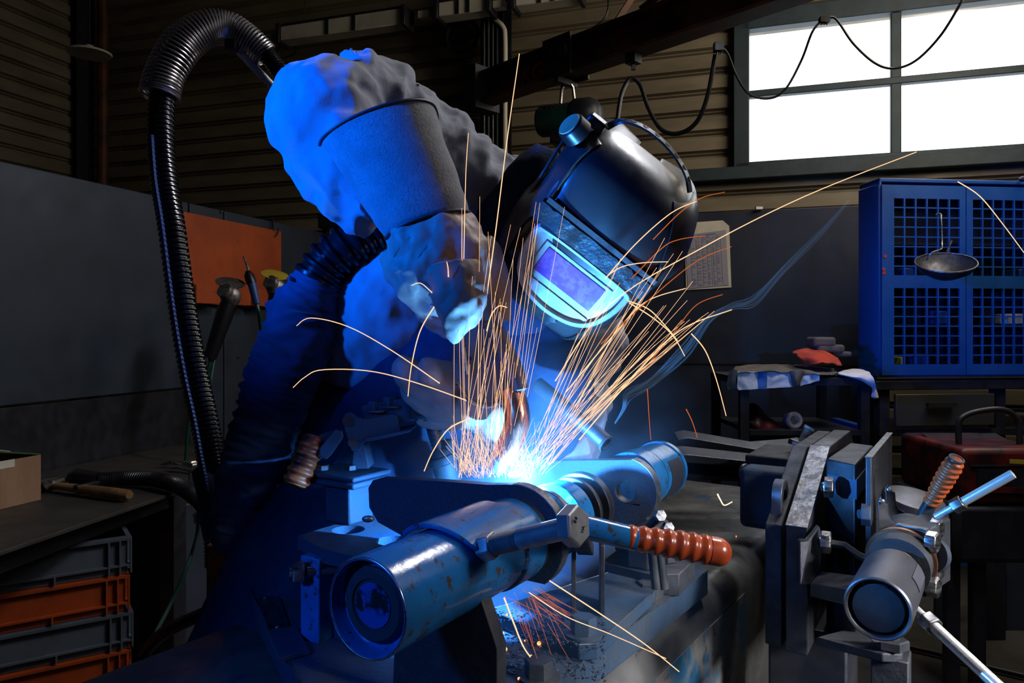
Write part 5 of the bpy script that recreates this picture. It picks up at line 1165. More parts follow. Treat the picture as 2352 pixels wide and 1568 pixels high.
# grey boards at lower right
D3 = 3.2
for x0, x1, y0, y1, mm, lab in ((2150, 2185, 1200, 1285, 'screen', 'grey panel standing behind the positioner bolts at the right'), (2312, 2400, 1210, 1292, 'screen', 'grey panel at the right edge beyond the machine stand')):
    a, b = P(x0, y1, D3), P(x1, y0, D3); obj('panel', MB().prism([V((a.x, D3, 0)), V((b.x, D3, 0)), V((b.x, D3, b.z)), V((a.x, D3, b.z))], V((0, .02, 0))), M[mm], None, lab, 'panel')
a, b = P(2256, 1280, D3 - .1), P(2310, 1208, D3 - .1)
t_ = thing('perforated_plate', V(((a.x + b.x) / 2, D3 - .1, 0)), 'black upright plate with round holes and a slot at the lower right', 'plate')
hol = [[P(x + r_ * cos(t), y + r_ * sin(t), D3 - .1) for t in [2 * pi * k / 12 for k in range(12)]] for x, y, r_ in ((2272, 1213, 3), (2273, 1229, 3), (2304, 1240, 3), (2266, 1261, 3), (2296, 1259, 6))] + [[P(x, y, D3 - .1) for x, y in ((2292, 1272), (2305, 1272), (2305, 1276), (2292, 1276))]]
obj('plate', MB().prism([V((a.x, D3 - .1, 0)), V((b.x, D3 - .1, 0)), V((b.x, D3 - .1, b.z)), V((a.x, D3 - .1, b.z))], V((0, .008, 0)), hol), M['blacksteel'], t_)
obj('floor_beam', MB().bar(V((P(2145, 0, D3 + .2).x, D3 + .1, H - (1300 - CY) / F * D3)), V((P(2420, 0, D3 + .2).x, D3 + .1, H - (1300 - CY) / F * D3)), .08, .04), M['bluecab'], None, 'long blue steel rail near the floor behind the positioner', 'rail')

# ================================================================ THE WELDER
man = thing('person', V((-.36, 1.42, 0)), 'person in grey work jacket and navy apron with black welding helmet, bending over the jig', 'person')
def Pt(px, py, d, r): return (P(px, py, d), r)
def limb(mb, pts, n=30, m=24, fn=None, flat=None):
    q = spline([(*p, r) for p, r in pts], n); return mb.tube([V(a[:3]) for a in q], [a[3] for a in q], m, fn=fn, flat=flat)
def remesh(vox, smooth_it=4, disp=None):
    def f(o):
        r = o.modifiers.new('remesh', 'REMESH'); r.mode = 'VOXEL'; r.voxel_size = vox; r.use_smooth_shade = True
        s_ = o.modifiers.new('smooth', 'SMOOTH'); s_.iterations = smooth_it; s_.factor = .6
        if disp:
            for k, (size, st) in enumerate(disp):
                tx = bpy.data.textures.new('folds', 'CLOUDS'); tx.noise_scale = size; tx.noise_depth = 1
                d = o.modifiers.new('folds', 'DISPLACE'); d.texture = tx; d.strength = st; d.mid_level = .5; d.texture_coords = 'LOCAL'
    return [f]
EL = [Pt(700, 262, 1.12, .070)]
# body (skin), mostly inside the clothes
Rsh, Lsh = P(1165, 520, 1.33), P(1320, 800, 1.44)
neck = P(1270, 650, 1.34); headc = P(1395, 560, 1.20)
b = MB()
limb(b, [(P(740, 1330, 1.50), .13), (P(830, 1150, 1.46), .13), (P(1000, 900, 1.42), .14), (P(1150, 720, 1.38), .13), (neck, .07), (neck.lerp(headc, .5), .055)], 30)
b.ball(headc, .095, 18, (1, 1.1, 1.2))
b.ball(headc + V((-.03, -.10, -.05)), .02, 8)
limb(b, [(Rsh, .06), (P(1000, 400, 1.27), .055), (P(760, 262, 1.16), .05)]); limb(b, [(P(760, 262, 1.16), .05), (P(880, 380, 1.08), .045), (P(1000, 560, 1.04), .03)])
limb(b, [(Lsh, .06), (P(1300, 920, 1.42), .055), (P(1280, 1030, 1.36), .045), (P(1230, 1010, 1.26), .04), (P(1120, 960, 1.16), .03)])
for s_ in (-1, 1):
    hip = P(740, 1360, 1.50) + V((.0 + .08 * s_, .02, 0)); kn = V((hip.x - .02 + .05 * s_, 1.50 + .02 * s_, .47)); an = V((kn.x - .02, 1.56, .10))
    limb(b, [(hip, .09), (kn, .06), (an, .045), (an + V((.01, -.12, -.05)), .035)])
body = obj('body', b, M['skin'], man, mods=remesh(.012, 4))
# trousers and boots
t = MB()
for s_ in (-1, 1):
    hip = P(740, 1300, 1.50) + V((.08 * s_, .02, 0)); kn = V((hip.x - .02 + .05 * s_, 1.50 + .02 * s_, .47)); an = V((kn.x - .02, 1.56, .09))
    limb(t, [(hip, .115), (kn, .085), (an, .075)])
limb(t, [(P(740, 1340, 1.50), .15), (P(790, 1230, 1.48), .155)])
obj('trousers', t, M['trouser'], man, mods=remesh(.012, 4, [(.08, .02)]))
for s_ in (-1, 1):
    x = P(740, 1300, 1.50).x + .13 * s_ - .04
    obj('boot', MB().tube([V((x, 1.60, .06)), V((x, 1.54, .075)), V((x + .01, 1.45, .055)), V((x + .01, 1.35, .04))], [.03, .055, .048, .025], 16).tube([V((x, 1.56, .05)), V((x, 1.56, .17))], .05, 16), M['rubber'], man, mods=remesh(.008, 3))

# jacket: torso, raised right arm with a baggy elbow, left shoulder and arm
def fo(seed, amp, f1, skew=0):
    def fn(i, th, t):
        a = noise.noise(V((cos(th) * .9 + seed, sin(th) * .9, t * f1 + skew * sin(th)))); return 1 + amp * (1 - 2.6 * abs(a))
    return fn
j = MB()
limb(j, [(P(800, 1270, 1.48), .16), (P(900, 1050, 1.45), .165), (P(1010, 860, 1.42), .165), (P(1120, 700, 1.40), .15), (P(1215, 620, 1.38), .11), (P(1260, 600, 1.37), .06)], 40, 32, fn=fo(1, .03, 6))
# lit blue flank beside the apron
limb(j, [(P(850, 880, 1.33), .085), (P(885, 730, 1.31), .10), (P(930, 630, 1.31), .085), (P(1000, 540, 1.34), .06)], 24, 24)
limb(j, [(P(1190, 520, 1.36), .10), (P(1120, 462, 1.34), .088), (P(1040, 395, 1.30), .078), (P(950, 330, 1.25), .082), (P(850, 262, 1.19), .088), (P(770, 232, 1.15), .080)], 90, 40, fn=fo(2, .12, 17, .5))
limb(j, [(P(752, 226, 1.15), .066), (P(752, 248, 1.13), .084), (P(768, 300, 1.11), .086), (P(806, 350, 1.09), .072), (P(855, 400, 1.08), .056), (P(900, 450, 1.06), .05)], 80, 40, fn=fo(5, .09, 6, 1.2))
limb(j, [(P(720, 300, 1.13), .055), (P(742, 375, 1.12), .052), (P(800, 440, 1.11), .05), (P(860, 490, 1.10), .042)], 30, 24, fn=fo(6, .1, 6))
limb(j, [(P(1180, 640, 1.42), .10), (P(1275, 740, 1.45), .100), (P(1326, 778, 1.46), .092), (P(1305, 870, 1.44), .080), (P(1290, 950, 1.42), .078), (P(1290, 1020, 1.38), .070), (P(1250, 1050, 1.32), .062), (P(1190, 1010, 1.24), .050)], 90, 40, fn=fo(9, .10, 16, .5))
jacket = obj('jacket', j, M['fabric'], man, mods=remesh(.0052, 2, [(.075, .022), (.03, .009)]))
# badge on the left upper arm
q = P(1373, 893, 1.372)
X, Y, Z = V((.80, .60, .0)).normalized(), V((.0, -.1, 1)).normalized(), V((.2, -.97, 0))
pt_ = [(-.52, .62), (.15, .55), (.52, .40), (.60, .15), (.50, -.1), (.36, -.4), (.12, -.72), (-.08, -.66), (-.35, -.35), (-.5, -.05)]
bq = obj('badge', MB().prism([q + X * a * .024 + Y * b_ * .0205 for a, b_ in pt_], V((.0012, -.0018, 0))), M['patch'], man, label='small white shield badge with dark lettering')
rot = R(38); Xt = X * cos(rot) + Y * sin(rot); Yt = Y * cos(rot) - X * sin(rot)
obj('badge_lettering', text_mb('VAH', q + V((.0014, -.0022, 0)) - Xt * .0095 - Yt * .004, Xt, Yt, .0105, .0006), M['inkdark'], bq)
# apron
a = MB()
limb(a, [(P(700, 1900, 1.22), .20), (P(720, 1650, 1.24), .20), (P(760, 1450, 1.27), .20), (P(800, 1290, 1.30), .185), (P(880, 1100, 1.33), .18), (P(985, 930, 1.34), .165), (P(1080, 790, 1.345), .14), (P(1150, 700, 1.345), .10), (P(1185, 660, 1.345), .05)], 60, 40, fn=fo(21, .035, 7, .6), flat=(1, .8))
limb(a, [(P(620, 1960, 1.2), .20), (P(640, 1600, 1.22), .165), (P(680, 1350, 1.27), .13), (P(740, 1120, 1.31), .10), (P(780, 980, 1.33), .08), (P(830, 850, 1.32), .055)], 40, 28, fn=fo(23, .05, 9, .6))
limb(a, [(P(1150, 740, 1.28), .05), (P(1225, 800, 1.255), .068), (P(1265, 870, 1.25), .072), (P(1250, 960, 1.25), .07), (P(1180, 1040, 1.26), .07)], 24, 28, fn=fo(29, .04, 5))
apr = obj('apron', a, M['apron'], man, mods=remesh(.0075, 3, [(.12, .018), (.035, .004)]))
cl = [P(1120, 700, 1.20), P(1200, 790, 1.20), P(1290, 800, 1.20)]
obj('apron_strap', MB().tube(list(map(V, spline([P(1120, 770, 1.22), P(1190, 742, 1.20), P(1260, 740, 1.205), P(1330, 745, 1.21)], 24))), .012, 10, flat=(1, .4)), M['apron'], man)

# ---- right glove: flared cuff and hand
gl = thing('glove', P(1000, 560, 1.03), None, None); 
COL.objects.unlink(gl); bpy.data.objects.remove(gl)
ct, cbm = P(872, 302, 1.055), P(986, 522, 1.03)
def oval(c, xa, ya, fx, n=40, ex=2.4):
    out = []
    for k in range(n):
        t_ = 2 * pi * k / n; cc, ss = cos(t_), sin(t_)
        out.append(c + xa * (abs(cc) ** (2 / ex) * (1 if cc > 0 else -1)) + ya * (abs(ss) ** (2 / ex) * (1 if ss > 0 else -1)) * fx)
    return out
# opening edge from (750,330) to (985,242); seam edge from (893,552) to (1080,492)
wa = (P(993, 250, 1.06) - P(738, 350, 1.06)) / 2; wb = (P(1080, 492, 1.03) - P(893, 553, 1.03)) / 2
axd = (cbm - ct).normalized(); ya_ = V((0, 1, 0)); ya_ = (ya_ - axd * ya_.dot(axd)).normalized()
rings = []; inner = []; n = 26
for i in range(n + 1):
    t_ = i / n; c = ct.lerp(cbm, t_); xa = wa.lerp(wb, t_)
    if t_ > .75: xa = xa * (1 + .04 * math.sin((t_ - .75) / .25 * pi))
    dpth = .073 * (1 - t_) + .048 * t_
    ring = oval(c, xa, ya_ * dpth, 1, 48, 2.2)
    ring = [p + (p - c).normalized() * .0035 * noise.noise(p * 16) for p in ring]
    # opening slopes: near side bows up
    rings.append([p + axd * (.45 * (1 - t_) * (p - c).dot(ya_) * (-.05 if (p - c).dot(ya_) < 0 else .4)) for p in ring])
inner = [[c_ + (p - c_) * .955 for p in r for c_ in (sum(r, V()) / len(r),)] for r in rings[:18]]
cuffm = MB().loft(inner[::-1] + rings, cap=True)
gv = obj('glove_cuff', cuffm, M['suede'], man, label='grey suede glove cuff of the raised arm', smooth=80)
obj('cuff_seam', MB().tube(oval(cbm, wb * 1.015, ya_ * .0495, 1, 48, 2.2) + [oval(cbm, wb * 1.015, ya_ * .0495, 1, 48, 2.2)[0]], .0022, 6), M['inkdark'], gv)
top_r = [p + (p - sum(rings[0], V()) / 48).normalized() * .0008 for p in rings[0]]
obj('cuff_edge', MB().tube(top_r + [top_r[0]], .0022, 6), M['inkdark'], gv)
# hand: palm block + five fingers, merged by voxel remesh
h = MB()
xw_ = (P(1100, 560, 1.03) - P(900, 620, 1.03)).normalized()
def pr(c0, w, d_, ex=2.2): return oval(c0, xw_ * w, ya_ * d_, 1, 40, ex)
pal = [(P(986, 520, 1.03), .060, .047), (P(998, 556, 1.025), .066, .047), (P(1012, 596, 1.02), .073, .046), (P(1028, 634, 1.02), .070, .043), (P(1046, 668, 1.02), .056, .037), (P(1064, 700, 1.02), .038, .028)]
h.loft([[p + (p - c).normalized() * .004 * noise.noise(p * 30) for p in pr(c, w, d_)] for c, w, d_ in pal])
def finger(pts, n=24): limb(h, [(P(x, y, d), r) for x, y, d, r in pts], n, 16)
finger([(1040, 625, .985, .040), (1054, 672, .974, .036), (1056, 718, .968, .028), (1050, 760, .968, .019), (1046, 784, .97, .010), (1045, 795, .972, .004)])        # index over the trigger, brightly lit
finger([(945, 640, 1.02, .026), (955, 668, 1.02, .024), (985, 694, 1.02, .021), (1020, 700, 1.01, .017)])                                   # middle, curled
finger([(975, 680, 1.05, .024), (985, 706, 1.04, .021), (1010, 722, 1.04, .019), (1035, 720, 1.03, .016)])                                  # ring
finger([(1000, 715, 1.06, .022), (1008, 740, 1.06, .020), (1030, 755, 1.05, .017), (1052, 758, 1.05, .014)])                                # little
finger([(1095, 560, 1.04, .026), (1125, 610, 1.05, .023), (1140, 660, 1.05, .021), (1148, 705, 1.05, .019), (1150, 738, 1.05, .013)])       # thumb along the torch
finger([(912, 575, 1.03, .024), (918, 620, 1.03, .024), (950, 660, 1.03, .02)])                                                              # loose leather bulge at the heel
hand = obj('glove_hand', h, M['leather'], man, mods=remesh(.0034, 2, [(.035, .013), (.012, .004)]), label='tan leather glove hand, index finger on the torch trigger')
mb = MB()
for pts in ([(965, 650, .985), (1000, 668, .978), (1040, 668, .98), (1088, 650, .99)], [(985, 676, .985), (1020, 684, .982), (1060, 678, .985), (1095, 664, .995)], [(990, 700, .985), (1030, 706, .975), (1070, 698, .98), (1096, 682, 1.0)], [(1010, 722, .975), (1045, 722, .962), (1080, 706, .985)], [(940, 610, 1.0), (960, 590, .985), (985, 560, .98)], [(905, 590, 1.0), (925, 560, .99), (960, 540, .985)]):
    mb.tube(list(map(V, spline([P(x, y, d) for x, y, d in pts], 16))), [.002 + .0035 * sin(pi * i / 16) for i in range(17)], 8)
obj('leather_crease', mb, M['leather'], hand)
# ---- left glove under the torch, finger tips to the left
h = MB()
finger([(1225, 1020, 1.28, .044), (1170, 985, 1.27, .042), (1110, 945, 1.22, .040), (1060, 910, 1.13, .038), (1020, 890, 1.07, .034)])
finger([(1040, 880, 1.05, .026), (1000, 862, 1.04, .024), (975, 852, 1.04, .021), (962, 850, 1.04, .012)])
finger([(1040, 905, 1.06, .026), (990, 890, 1.06, .024), (950, 868, 1.06, .022), (925, 838, 1.06, .019), (912, 822, 1.06, .010)])
finger([(1050, 930, 1.07, .025), (1000, 925, 1.08, .024), (955, 905, 1.08, .022), (932, 880, 1.08, .012)])
finger([(1060, 950, 1.09, .024), (1010, 955, 1.10, .022), (975, 945, 1.10, .019), (955, 930, 1.10, .010)])
finger([(1090, 930, 1.05, .026), (1110, 905, 1.03, .022), (1120, 880, 1.02, .016), (1122, 866, 1.02, .009)])
obj('glove_hand', h, M['leather'], man, mods=remesh(.0036, 3, [(.035, .008), (.012, .002)]), label='left glove hand cradling the torch guard from behind')
h = MB(); limb(h, [(P(1185, 1003, 1.23), .052), (P(1235, 1035, 1.26), .056), (P(1290, 1055, 1.31), .064)], 20, 32, fn=fo(33, .06, 9))
obj('glove_cuff', h, M['suede'], man, label='grey glove cuff of the lower arm behind the sparks')

# ---- helmet
hm_ = man
e1 = V((.77, .02, -.60)).normalized(); e2 = V((.52, -.52, .64)); e2 = (e2 - e1 * e2.dot(e1)).normalized(); e3 = -e1.cross(e2)
if e3.y > 0: e3 = -e3
LC = P(1308, 640, 1.075)                             # centre of the lens
HS = .93
C_ = LC - (e2 * -.055 + e3 * .118) * HS
def hl(a, b_, c): return C_ + (e1 * a + e2 * b_ + e3 * c) * HS
# cross sections, from chin (b=-.155) to crown (b=.20): (b, half width, front depth, back depth)
def hsec(b_, wd, fr, bk, flatf=.62, lean=0):
    pts = [(-wd * .96, bk), (-wd, bk * .45), (-wd * 1.0, .01), (-wd * .97, fr * .45), (-wd * .86, fr * .80), (-wd * .74, fr * .96), (-wd * .5, fr), (0, fr * 1.03), (wd * .5, fr), (wd * .74, fr * .96), (wd * .86, fr * .80), (wd * .97, fr * .45), (wd * 1.0, .01), (wd, bk * .45), (wd * .96, bk)]
    return [hl(a - max(0, b_ - .04) * .22 - .014 * min(1, max(0, (.03 - b_) / .06)), b_, c) for a, c in pts]
secs = [(-.176, .066, .050, -.02), (-.169, .086, .080, -.03), (-.154, .102, .101, -.045), (-.12, .115, .110, -.06), (-.08, .124, .115, -.075), (-.03, .128, .118, -.085), (.01, .127, .119, -.09), (.045, .128, .118, -.095), (.070, .124, .114, -.10), (.096, .116, .105, -.095), (.116, .104, .090, -.085), (.132, .084, .064, -.07), (.140, .060, .034, -.05), (.143, .02, .0, -.02)]
def dens(secs, k=3):
    return spline(secs, (len(secs) - 1) * k)
outer = [hsec(*s_) for s_ in dens(secs)]
th = .0035 / HS
inn = [[C_ + (p - C_) * (1 - .028) for p in r] for r in outer]
mb = MB(); W = len(outer[0]); n = len(outer); vs = [p for r in outer for p in r] + [p for r in inn for p in r]; K = W * n; fs = []
for i in range(n - 1):
    for k in range(W - 1):
        a_ = i * W + k; fs += [(a_, a_ + 1, a_ + W + 1, a_ + W), (a_ + K, a_ + W + K, a_ + W + 1 + K, a_ + 1 + K)]
for i in range(n - 1): fs += [(i * W, i * W + W, i * W + W + K, i * W + K), (i * W + W - 1, i * W + W - 1 + K, i * W + 2 * W - 1 + K, i * W + 2 * W - 1)]
for k in range(W - 1): fs += [(k, k + K, k + 1 + K, k + 1), ((n - 1) * W + k, (n - 1) * W + k + 1, (n - 1) * W + k + 1 + K, (n - 1) * W + k + K)]
mb.add(vs, fs)
hel = obj('welding_helmet', mb, M['helmet'], man, label='scratched black welding helmet with a raised headband', smooth=70)
sub = hel.modifiers.new('sub', 'SUBSURF'); sub.levels = 1; sub.render_levels = 2
# ridge between side and front
for s_ in (-1,):
    obj('side_ridge', MB().tube([hl(s_ * w_ * .80, b_, f * .90) for b_, w_, f, k in dens(secs)[12:36]], [.001 + .0035 * sin(pi * min(1, i / 20)) for i in range(24)], 8), M['helmetgrey'], hel)
for nm_, idx in (('side_cowl', (1, 2, 3, 4, 5)), ('side_cowl', (13, 12, 11, 10, 9))):
    rows = []
    for r_ in outer[3:33]:
        c_ = sum(r_, V()) / len(r_); base = [r_[k] for k in idx]
        off = [p + (p - (C_ + e2 * ((p - C_).dot(e2)))).normalized() * .0028 for p in base]
        rows.append(base + off[::-1])
    obj(nm_, MB().loft(rows), M['helmetgrey'], hel, smooth=50)
# side teardrop panel
tp_ = [(-.1335, -.03, .035), (-.1355, .02, .02), (-.137, .07, .008), (-.140, .10, .010), (-.138, .085, .03), (-.133, .045, .055), (-.129, .0, .065), (-.129, -.03, .06)]
obj('side_panel', MB().prism([hl(*p) for p in tp_], e1 * -.004), M['helmetgrey'], hel, bevel=.0015)
# lens cover bezel: rounded frame
def rr(wx, wy, r, n=8, skewx=0):
    out = []
    for cx_, cy_, a0 in ((wx - r, wy - r, 0), (-wx + r, wy - r, pi / 2), (-wx + r, -wy + r, pi), (wx - r, -wy + r, 1.5 * pi)):
        for k in range(n + 1):
            t_ = a0 + pi / 2 * k / n; out.append((cx_ + r * cos(t_), cy_ + r * sin(t_)))
    return out
def shape(s_):                                       # bezel outline: straight top, bulging lower edge
    base = [(-.084, .044), (-.04, .047), (.04, .047), (.084, .044), (.0895, .030), (.086, -.005), (.072, -.040), (.045, -.060), (0, -.068), (-.045, -.060), (-.072, -.040), (-.086, -.005), (-.0895, .030)]
    b2 = spline(base + [base[0]], 64)[:-1]; return [(x * s_, (y + .008) * s_ - .008) for x, y in b2]
BO = -.055
def lens_ring(s_, c): return [hl(x, y + BO, c) for x, y in shape(s_)]
bez = MB().loft([lens_ring(1.03, .108), lens_ring(1.03, .124), lens_ring(1.0, .129), lens_ring(.92, .127), lens_ring(.90, .121), lens_ring(.90, .112)], cap=False, closed=True)
lb = obj('lens_bezel', bez, M['lensbez'], hel, smooth=50)
obj('lens_cover', MB().loft([lens_ring(.905, .114), lens_ring(.905, .119), lens_ring(.5, .1195), lens_ring(.02, .1195)]), M['lensbez'], hel)
def quad(x0, x1, y0, y1, c, th_=.001, nm='x', m_=None, par=None, bev=0):
    return obj(nm, MB().prism([hl(x0, y0 + BO, c), hl(x1, y0 + BO, c), hl(x1, y1 + BO, c), hl(x0, y1 + BO, c)], e3 * th_), m_, par or hel, bevel=bev)
quad(-.064, .064, -.030, .030, .1202, .0015, 'filter_frame', M['lensbez'], None, .001)
quad(-.055, .055, -.022, .024, .1222, .0012, 'filter_glass', M['lensglass'], None, .0005)
quad(-.062, .062, -.042, -.036, .1202, .002, 'filter_ledge', M['lensbez'])
# tape strip above the lens and rim below
tpm = MB(); rows = []
for k in range(31):
    x = -.105 + .21 * k / 30; j_ = .004 * noise.noise(V((x * 90, 0, 1)))
    rows.append([hl(x, -.010 + j_ * .4, .116), hl(x, -.006 + j_, .1275 + j_ * .3), hl(x, .008, .1262 + .003 * noise.noise(V((x * 60, 3, 0)))), hl(x, .022 + j_, .1245), hl(x, .024 + j_ * 1.2, .112)])
tpm.loft(rows); obj('tape_strip', tpm, M['tape'], hel, label='crinkled dark tape strip above the lens')
obj('brow_strip', MB().bar(hl(-.100, .030, .1225), hl(.104, .030, .1225), .0085 * HS, .006 * HS, e3), M['helmetgrey'], hel)
tpm = MB(); rows = []
for k in range(25):
    t_ = k / 24; x = -.098 + .12 * t_; y = -.075 - .065 * t_ + .01 * sin(t_ * pi); j_ = .003 * noise.noise(V((x * 90, 5, 1)))
    rows.append([hl(x - .006, y - .012 + j_, .104), hl(x - .004, y - .010 + j_, .114), hl(x, y, .1165 + j_), hl(x + .006, y + .008, .117), hl(x + .006, y + .008, .108)])
tpm.loft(rows); obj('lower_tape', tpm, M['tape'], hel)
tpm = MB()
for k in range(24): 
    t_ = k / 23; x = -.088 + .09 * t_; y = -.105 - .042 * t_; tpm.bar(hl(x, y - .012, .104 - .006 * t_), hl(x + .004, y + .003, .1125 - .004 * t_), .0012, .0008, e3)
obj('chin_grille', tpm, M['helmetgrey'], hel)
# chin shield continuing down-left and rear cowl
cow = [hsec(b_, w_, f, k) for b_, w_, f, k in ((-.10, .112, .06, -.14), (-.03, .122, .05, -.17), (.05, .124, .045, -.17), (.11, .118, .03, -.15), (.15, .10, .01, -.12))]
# knob on the wearer's right side
kq = hl(-.128, .135, -.012); kd = (-e1 * .9 + e3 * .25 + e2 * .1).normalized(); kd = (P(1290, 300, 1.0) - P(1330, 325, 1.06)).normalized()
kd = (-e1 * .75 - V((0, .5, 0))).normalized(); kq = P(1332, 312, 1.02)
obj('adjusting_knob', MB().lathe(kq, kd, [(0, .016), (.004, .0215), (.022, .020), (.024, .018), (.024, 0)], 30), M['rubber'], hel)
obj('knob_cap', MB().lathe(kq + kd * .0243, kd, [(0, .0175), (.0012, .0165), (.0012, 0)], 30), M['yellowcap'], hel, label='pale yellow knob cap')
obj('pivot_lug', MB().box(P(1370, 282, 1.04), .014, .008, .010, (e1, e2, e3)), M['helmetgrey'], hel, bevel=.003)
# headband arching over the crown, perforated
hbp = [(1388, 292, 1.04), (1425, 276, 1.03), (1470, 287, 1.02), (1515, 317, 1.02), (1552, 357, 1.02), (1578, 402, 1.03), (1586, 442, 1.05)]
hb_c = list(map(V, spline([P(*p) for p in hbp], 40))); rows = []
for i, p in enumerate(hb_c):
    a_ = (hb_c[min(i + 1, 40)] - hb_c[max(i - 1, 0)]).normalized(); nrm = a_.cross(V((0, 1, 0))).normalized()
    if nrm.z < 0: nrm = -nrm
    side_ = (V((0, -1, 0)) * .85 - nrm * .5).normalized(); w_ = .018
    rows.append([p, p + nrm * .003, p + nrm * .003 + side_ * w_, p + side_ * w_])
obj('headband', MB().loft(rows), M['helmetgrey'], hel, smooth=40)
mb = MB()
for i in range(7, 37, 4):
    p = hb_c[i]; a_ = (hb_c[i + 1] - hb_c[i - 1]).normalized(); nrm = a_.cross(V((0, 1, 0))).normalized()
    if nrm.z < 0: nrm = -nrm
    side_ = (V((0, -1, 0)) * .85 - nrm * .5).normalized(); c = p + nrm * .0033 + side_ * .006; mb.box(c, .0045, .0012, .0006, (a_, side_, nrm)); mb.box(c + side_ * .006, .003, .0012, .0006, (a_, side_, nrm))
obj('headband_slot', mb, M['inkdark'], hel, kind='stuff')
# dark leather neck / hood between helmet and shoulder
h = MB(); limb(h, [(P(1265, 345, 1.22), .028), (P(1225, 430, 1.22), .055), (P(1185, 530, 1.24), .07), (P(1170, 640, 1.24), .07), (P(1200, 720, 1.23), .05), (P(1260, 750, 1.22), .03)], 40, 28)
obj('neck_hood', h, M['apron'], man, mods=remesh(.006, 3, [(.05, .012)]), label='dark neck protector behind the helmet')

# ---- the welding torch
to = thing('welding_torch', P(1160, 1000, 1.0), 'welding torch with pierced guard plate and copper neck held in the gloves over the weld', 'welding torch')
t0, t1 = P(1085, 640, 1.03), P(1190, 888, 1.0)
obj('guard_tube', MB().tube([t0, P(1130, 740, 1.015), P(1180, 850, .995), P(1193, 893, .99), P(1190, 905, .995)], [.0145, .0145, .0135, .012, .006], 20), M['torchguard'], to)
gp = [(1040, 790), (1100, 700), (1128, 740), (1178, 850), (1190, 900), (1160, 915), (1138, 930), (1105, 932), (1075, 915), (1050, 880), (1038, 840)]
gpp = [P(x, y, 1.012 + (y - 800) * -.00012) for x, y in gp]
base_ = gpp[0]; nrmp = (gpp[3] - gpp[0]).cross(gpp[8] - gpp[0]).normalized()
gpp = [PV(x, y, gpp[3], nrmp) for x, y in gp]
def hole(x, y, r): return [PV(x + r * cos(2 * pi * k / 12), y + r * sin(2 * pi * k / 12), gpp[3], nrmp) for k in range(12)]
obj('guard_plate', MB().prism(gpp, V((0, .004, 0)), [hole(1077, 823, 6), hole(1100, 913, 6)]), M['torchguard'], to, bevel=.0008)
obj('burnt_edge', MB().tube(list(map(V, spline([gpp[i] for i in (4, 5, 6, 7, 8, 9)], 40))), [.0035 + .002 * noise.noise(V((i * .7, 0, 0))) for i in range(41)], 8), M['steel'], to)
mb = MB()
for x, y, d in ((1118, 743, .99), (1147, 812, .985), (1178, 868, .979), (1135, 805, .99)): mb.ball(P(x, y, d + .011), .0045, 8, (1, .6, 1))
obj('guard_hole', mb, M['inkdark'], to)
obj('trigger_lever', MB().tube([P(1060, 740, 1.0), P(1063, 790, 1.0), P(1072, 860, 1.0)], .004, 8), M['steel'], to)
nk = [(1172, 895, 1.0, .0165), (1184, 930, .995, .0175), (1188, 968, .99, .0175), (1178, 1005, .99, .0172), (1160, 1038, .99, .0165), (1148, 1052, .99, .0150)]
q = spline([(*P(x, y, d), r) for x, y, d, r in nk], 40)
obj('copper_neck', MB().tube([V(p[:3]) for p in q], [p[3] for p in q], 28), M['copper'], to, label='copper coloured gas nozzle')
obj('nozzle_tip', MB().tube([P(1150, 1050, .99), P(1138, 1072, .99), P(1133, 1080, .99)], [.0155, .014, .0125], 24), M['steel'], to)
obj('contact_wire', MB().cyl(P(1134, 1078, .99), P(1145, 1096, .992), .0012, m=8), M['copper'], to)
cable('torch_cable', [P(1085, 640, 1.06), P(1060, 590, 1.12), P(1010, 545, 1.18), P(940, 520, 1.22), P(900, 515, 1.25)], .016, M['rubber'], 'black torch cable running back from the gloved hand to the ribbed hose')
# hand-held round bar
fr_t = thing('filler_tube', P(1390, 1020, 1.06), 'dull metal tube sticking out diagonally below the white badge', 'tube')
obj('tube_shaft', MB().lathe(P(1235, 882, 1.12), P(1392, 1016, 1.04) - P(1235, 882, 1.12), [(0, 0), (0, .0115), ((P(1392, 1016, 1.04) - P(1235, 882, 1.12)).length, .0115), ((P(1392, 1016, 1.04) - P(1235, 882, 1.12)).length, .009), (.1, .009), (.1, 0)], 24), M['rawsteel'], fr_t)
obj('tube_end', MB().torus(P(1391, 1018, 1.04), P(1392, 1016, 1.04) - P(1235, 882, 1.12), .0105, .0025, 20, 6), M['castdark'], fr_t)

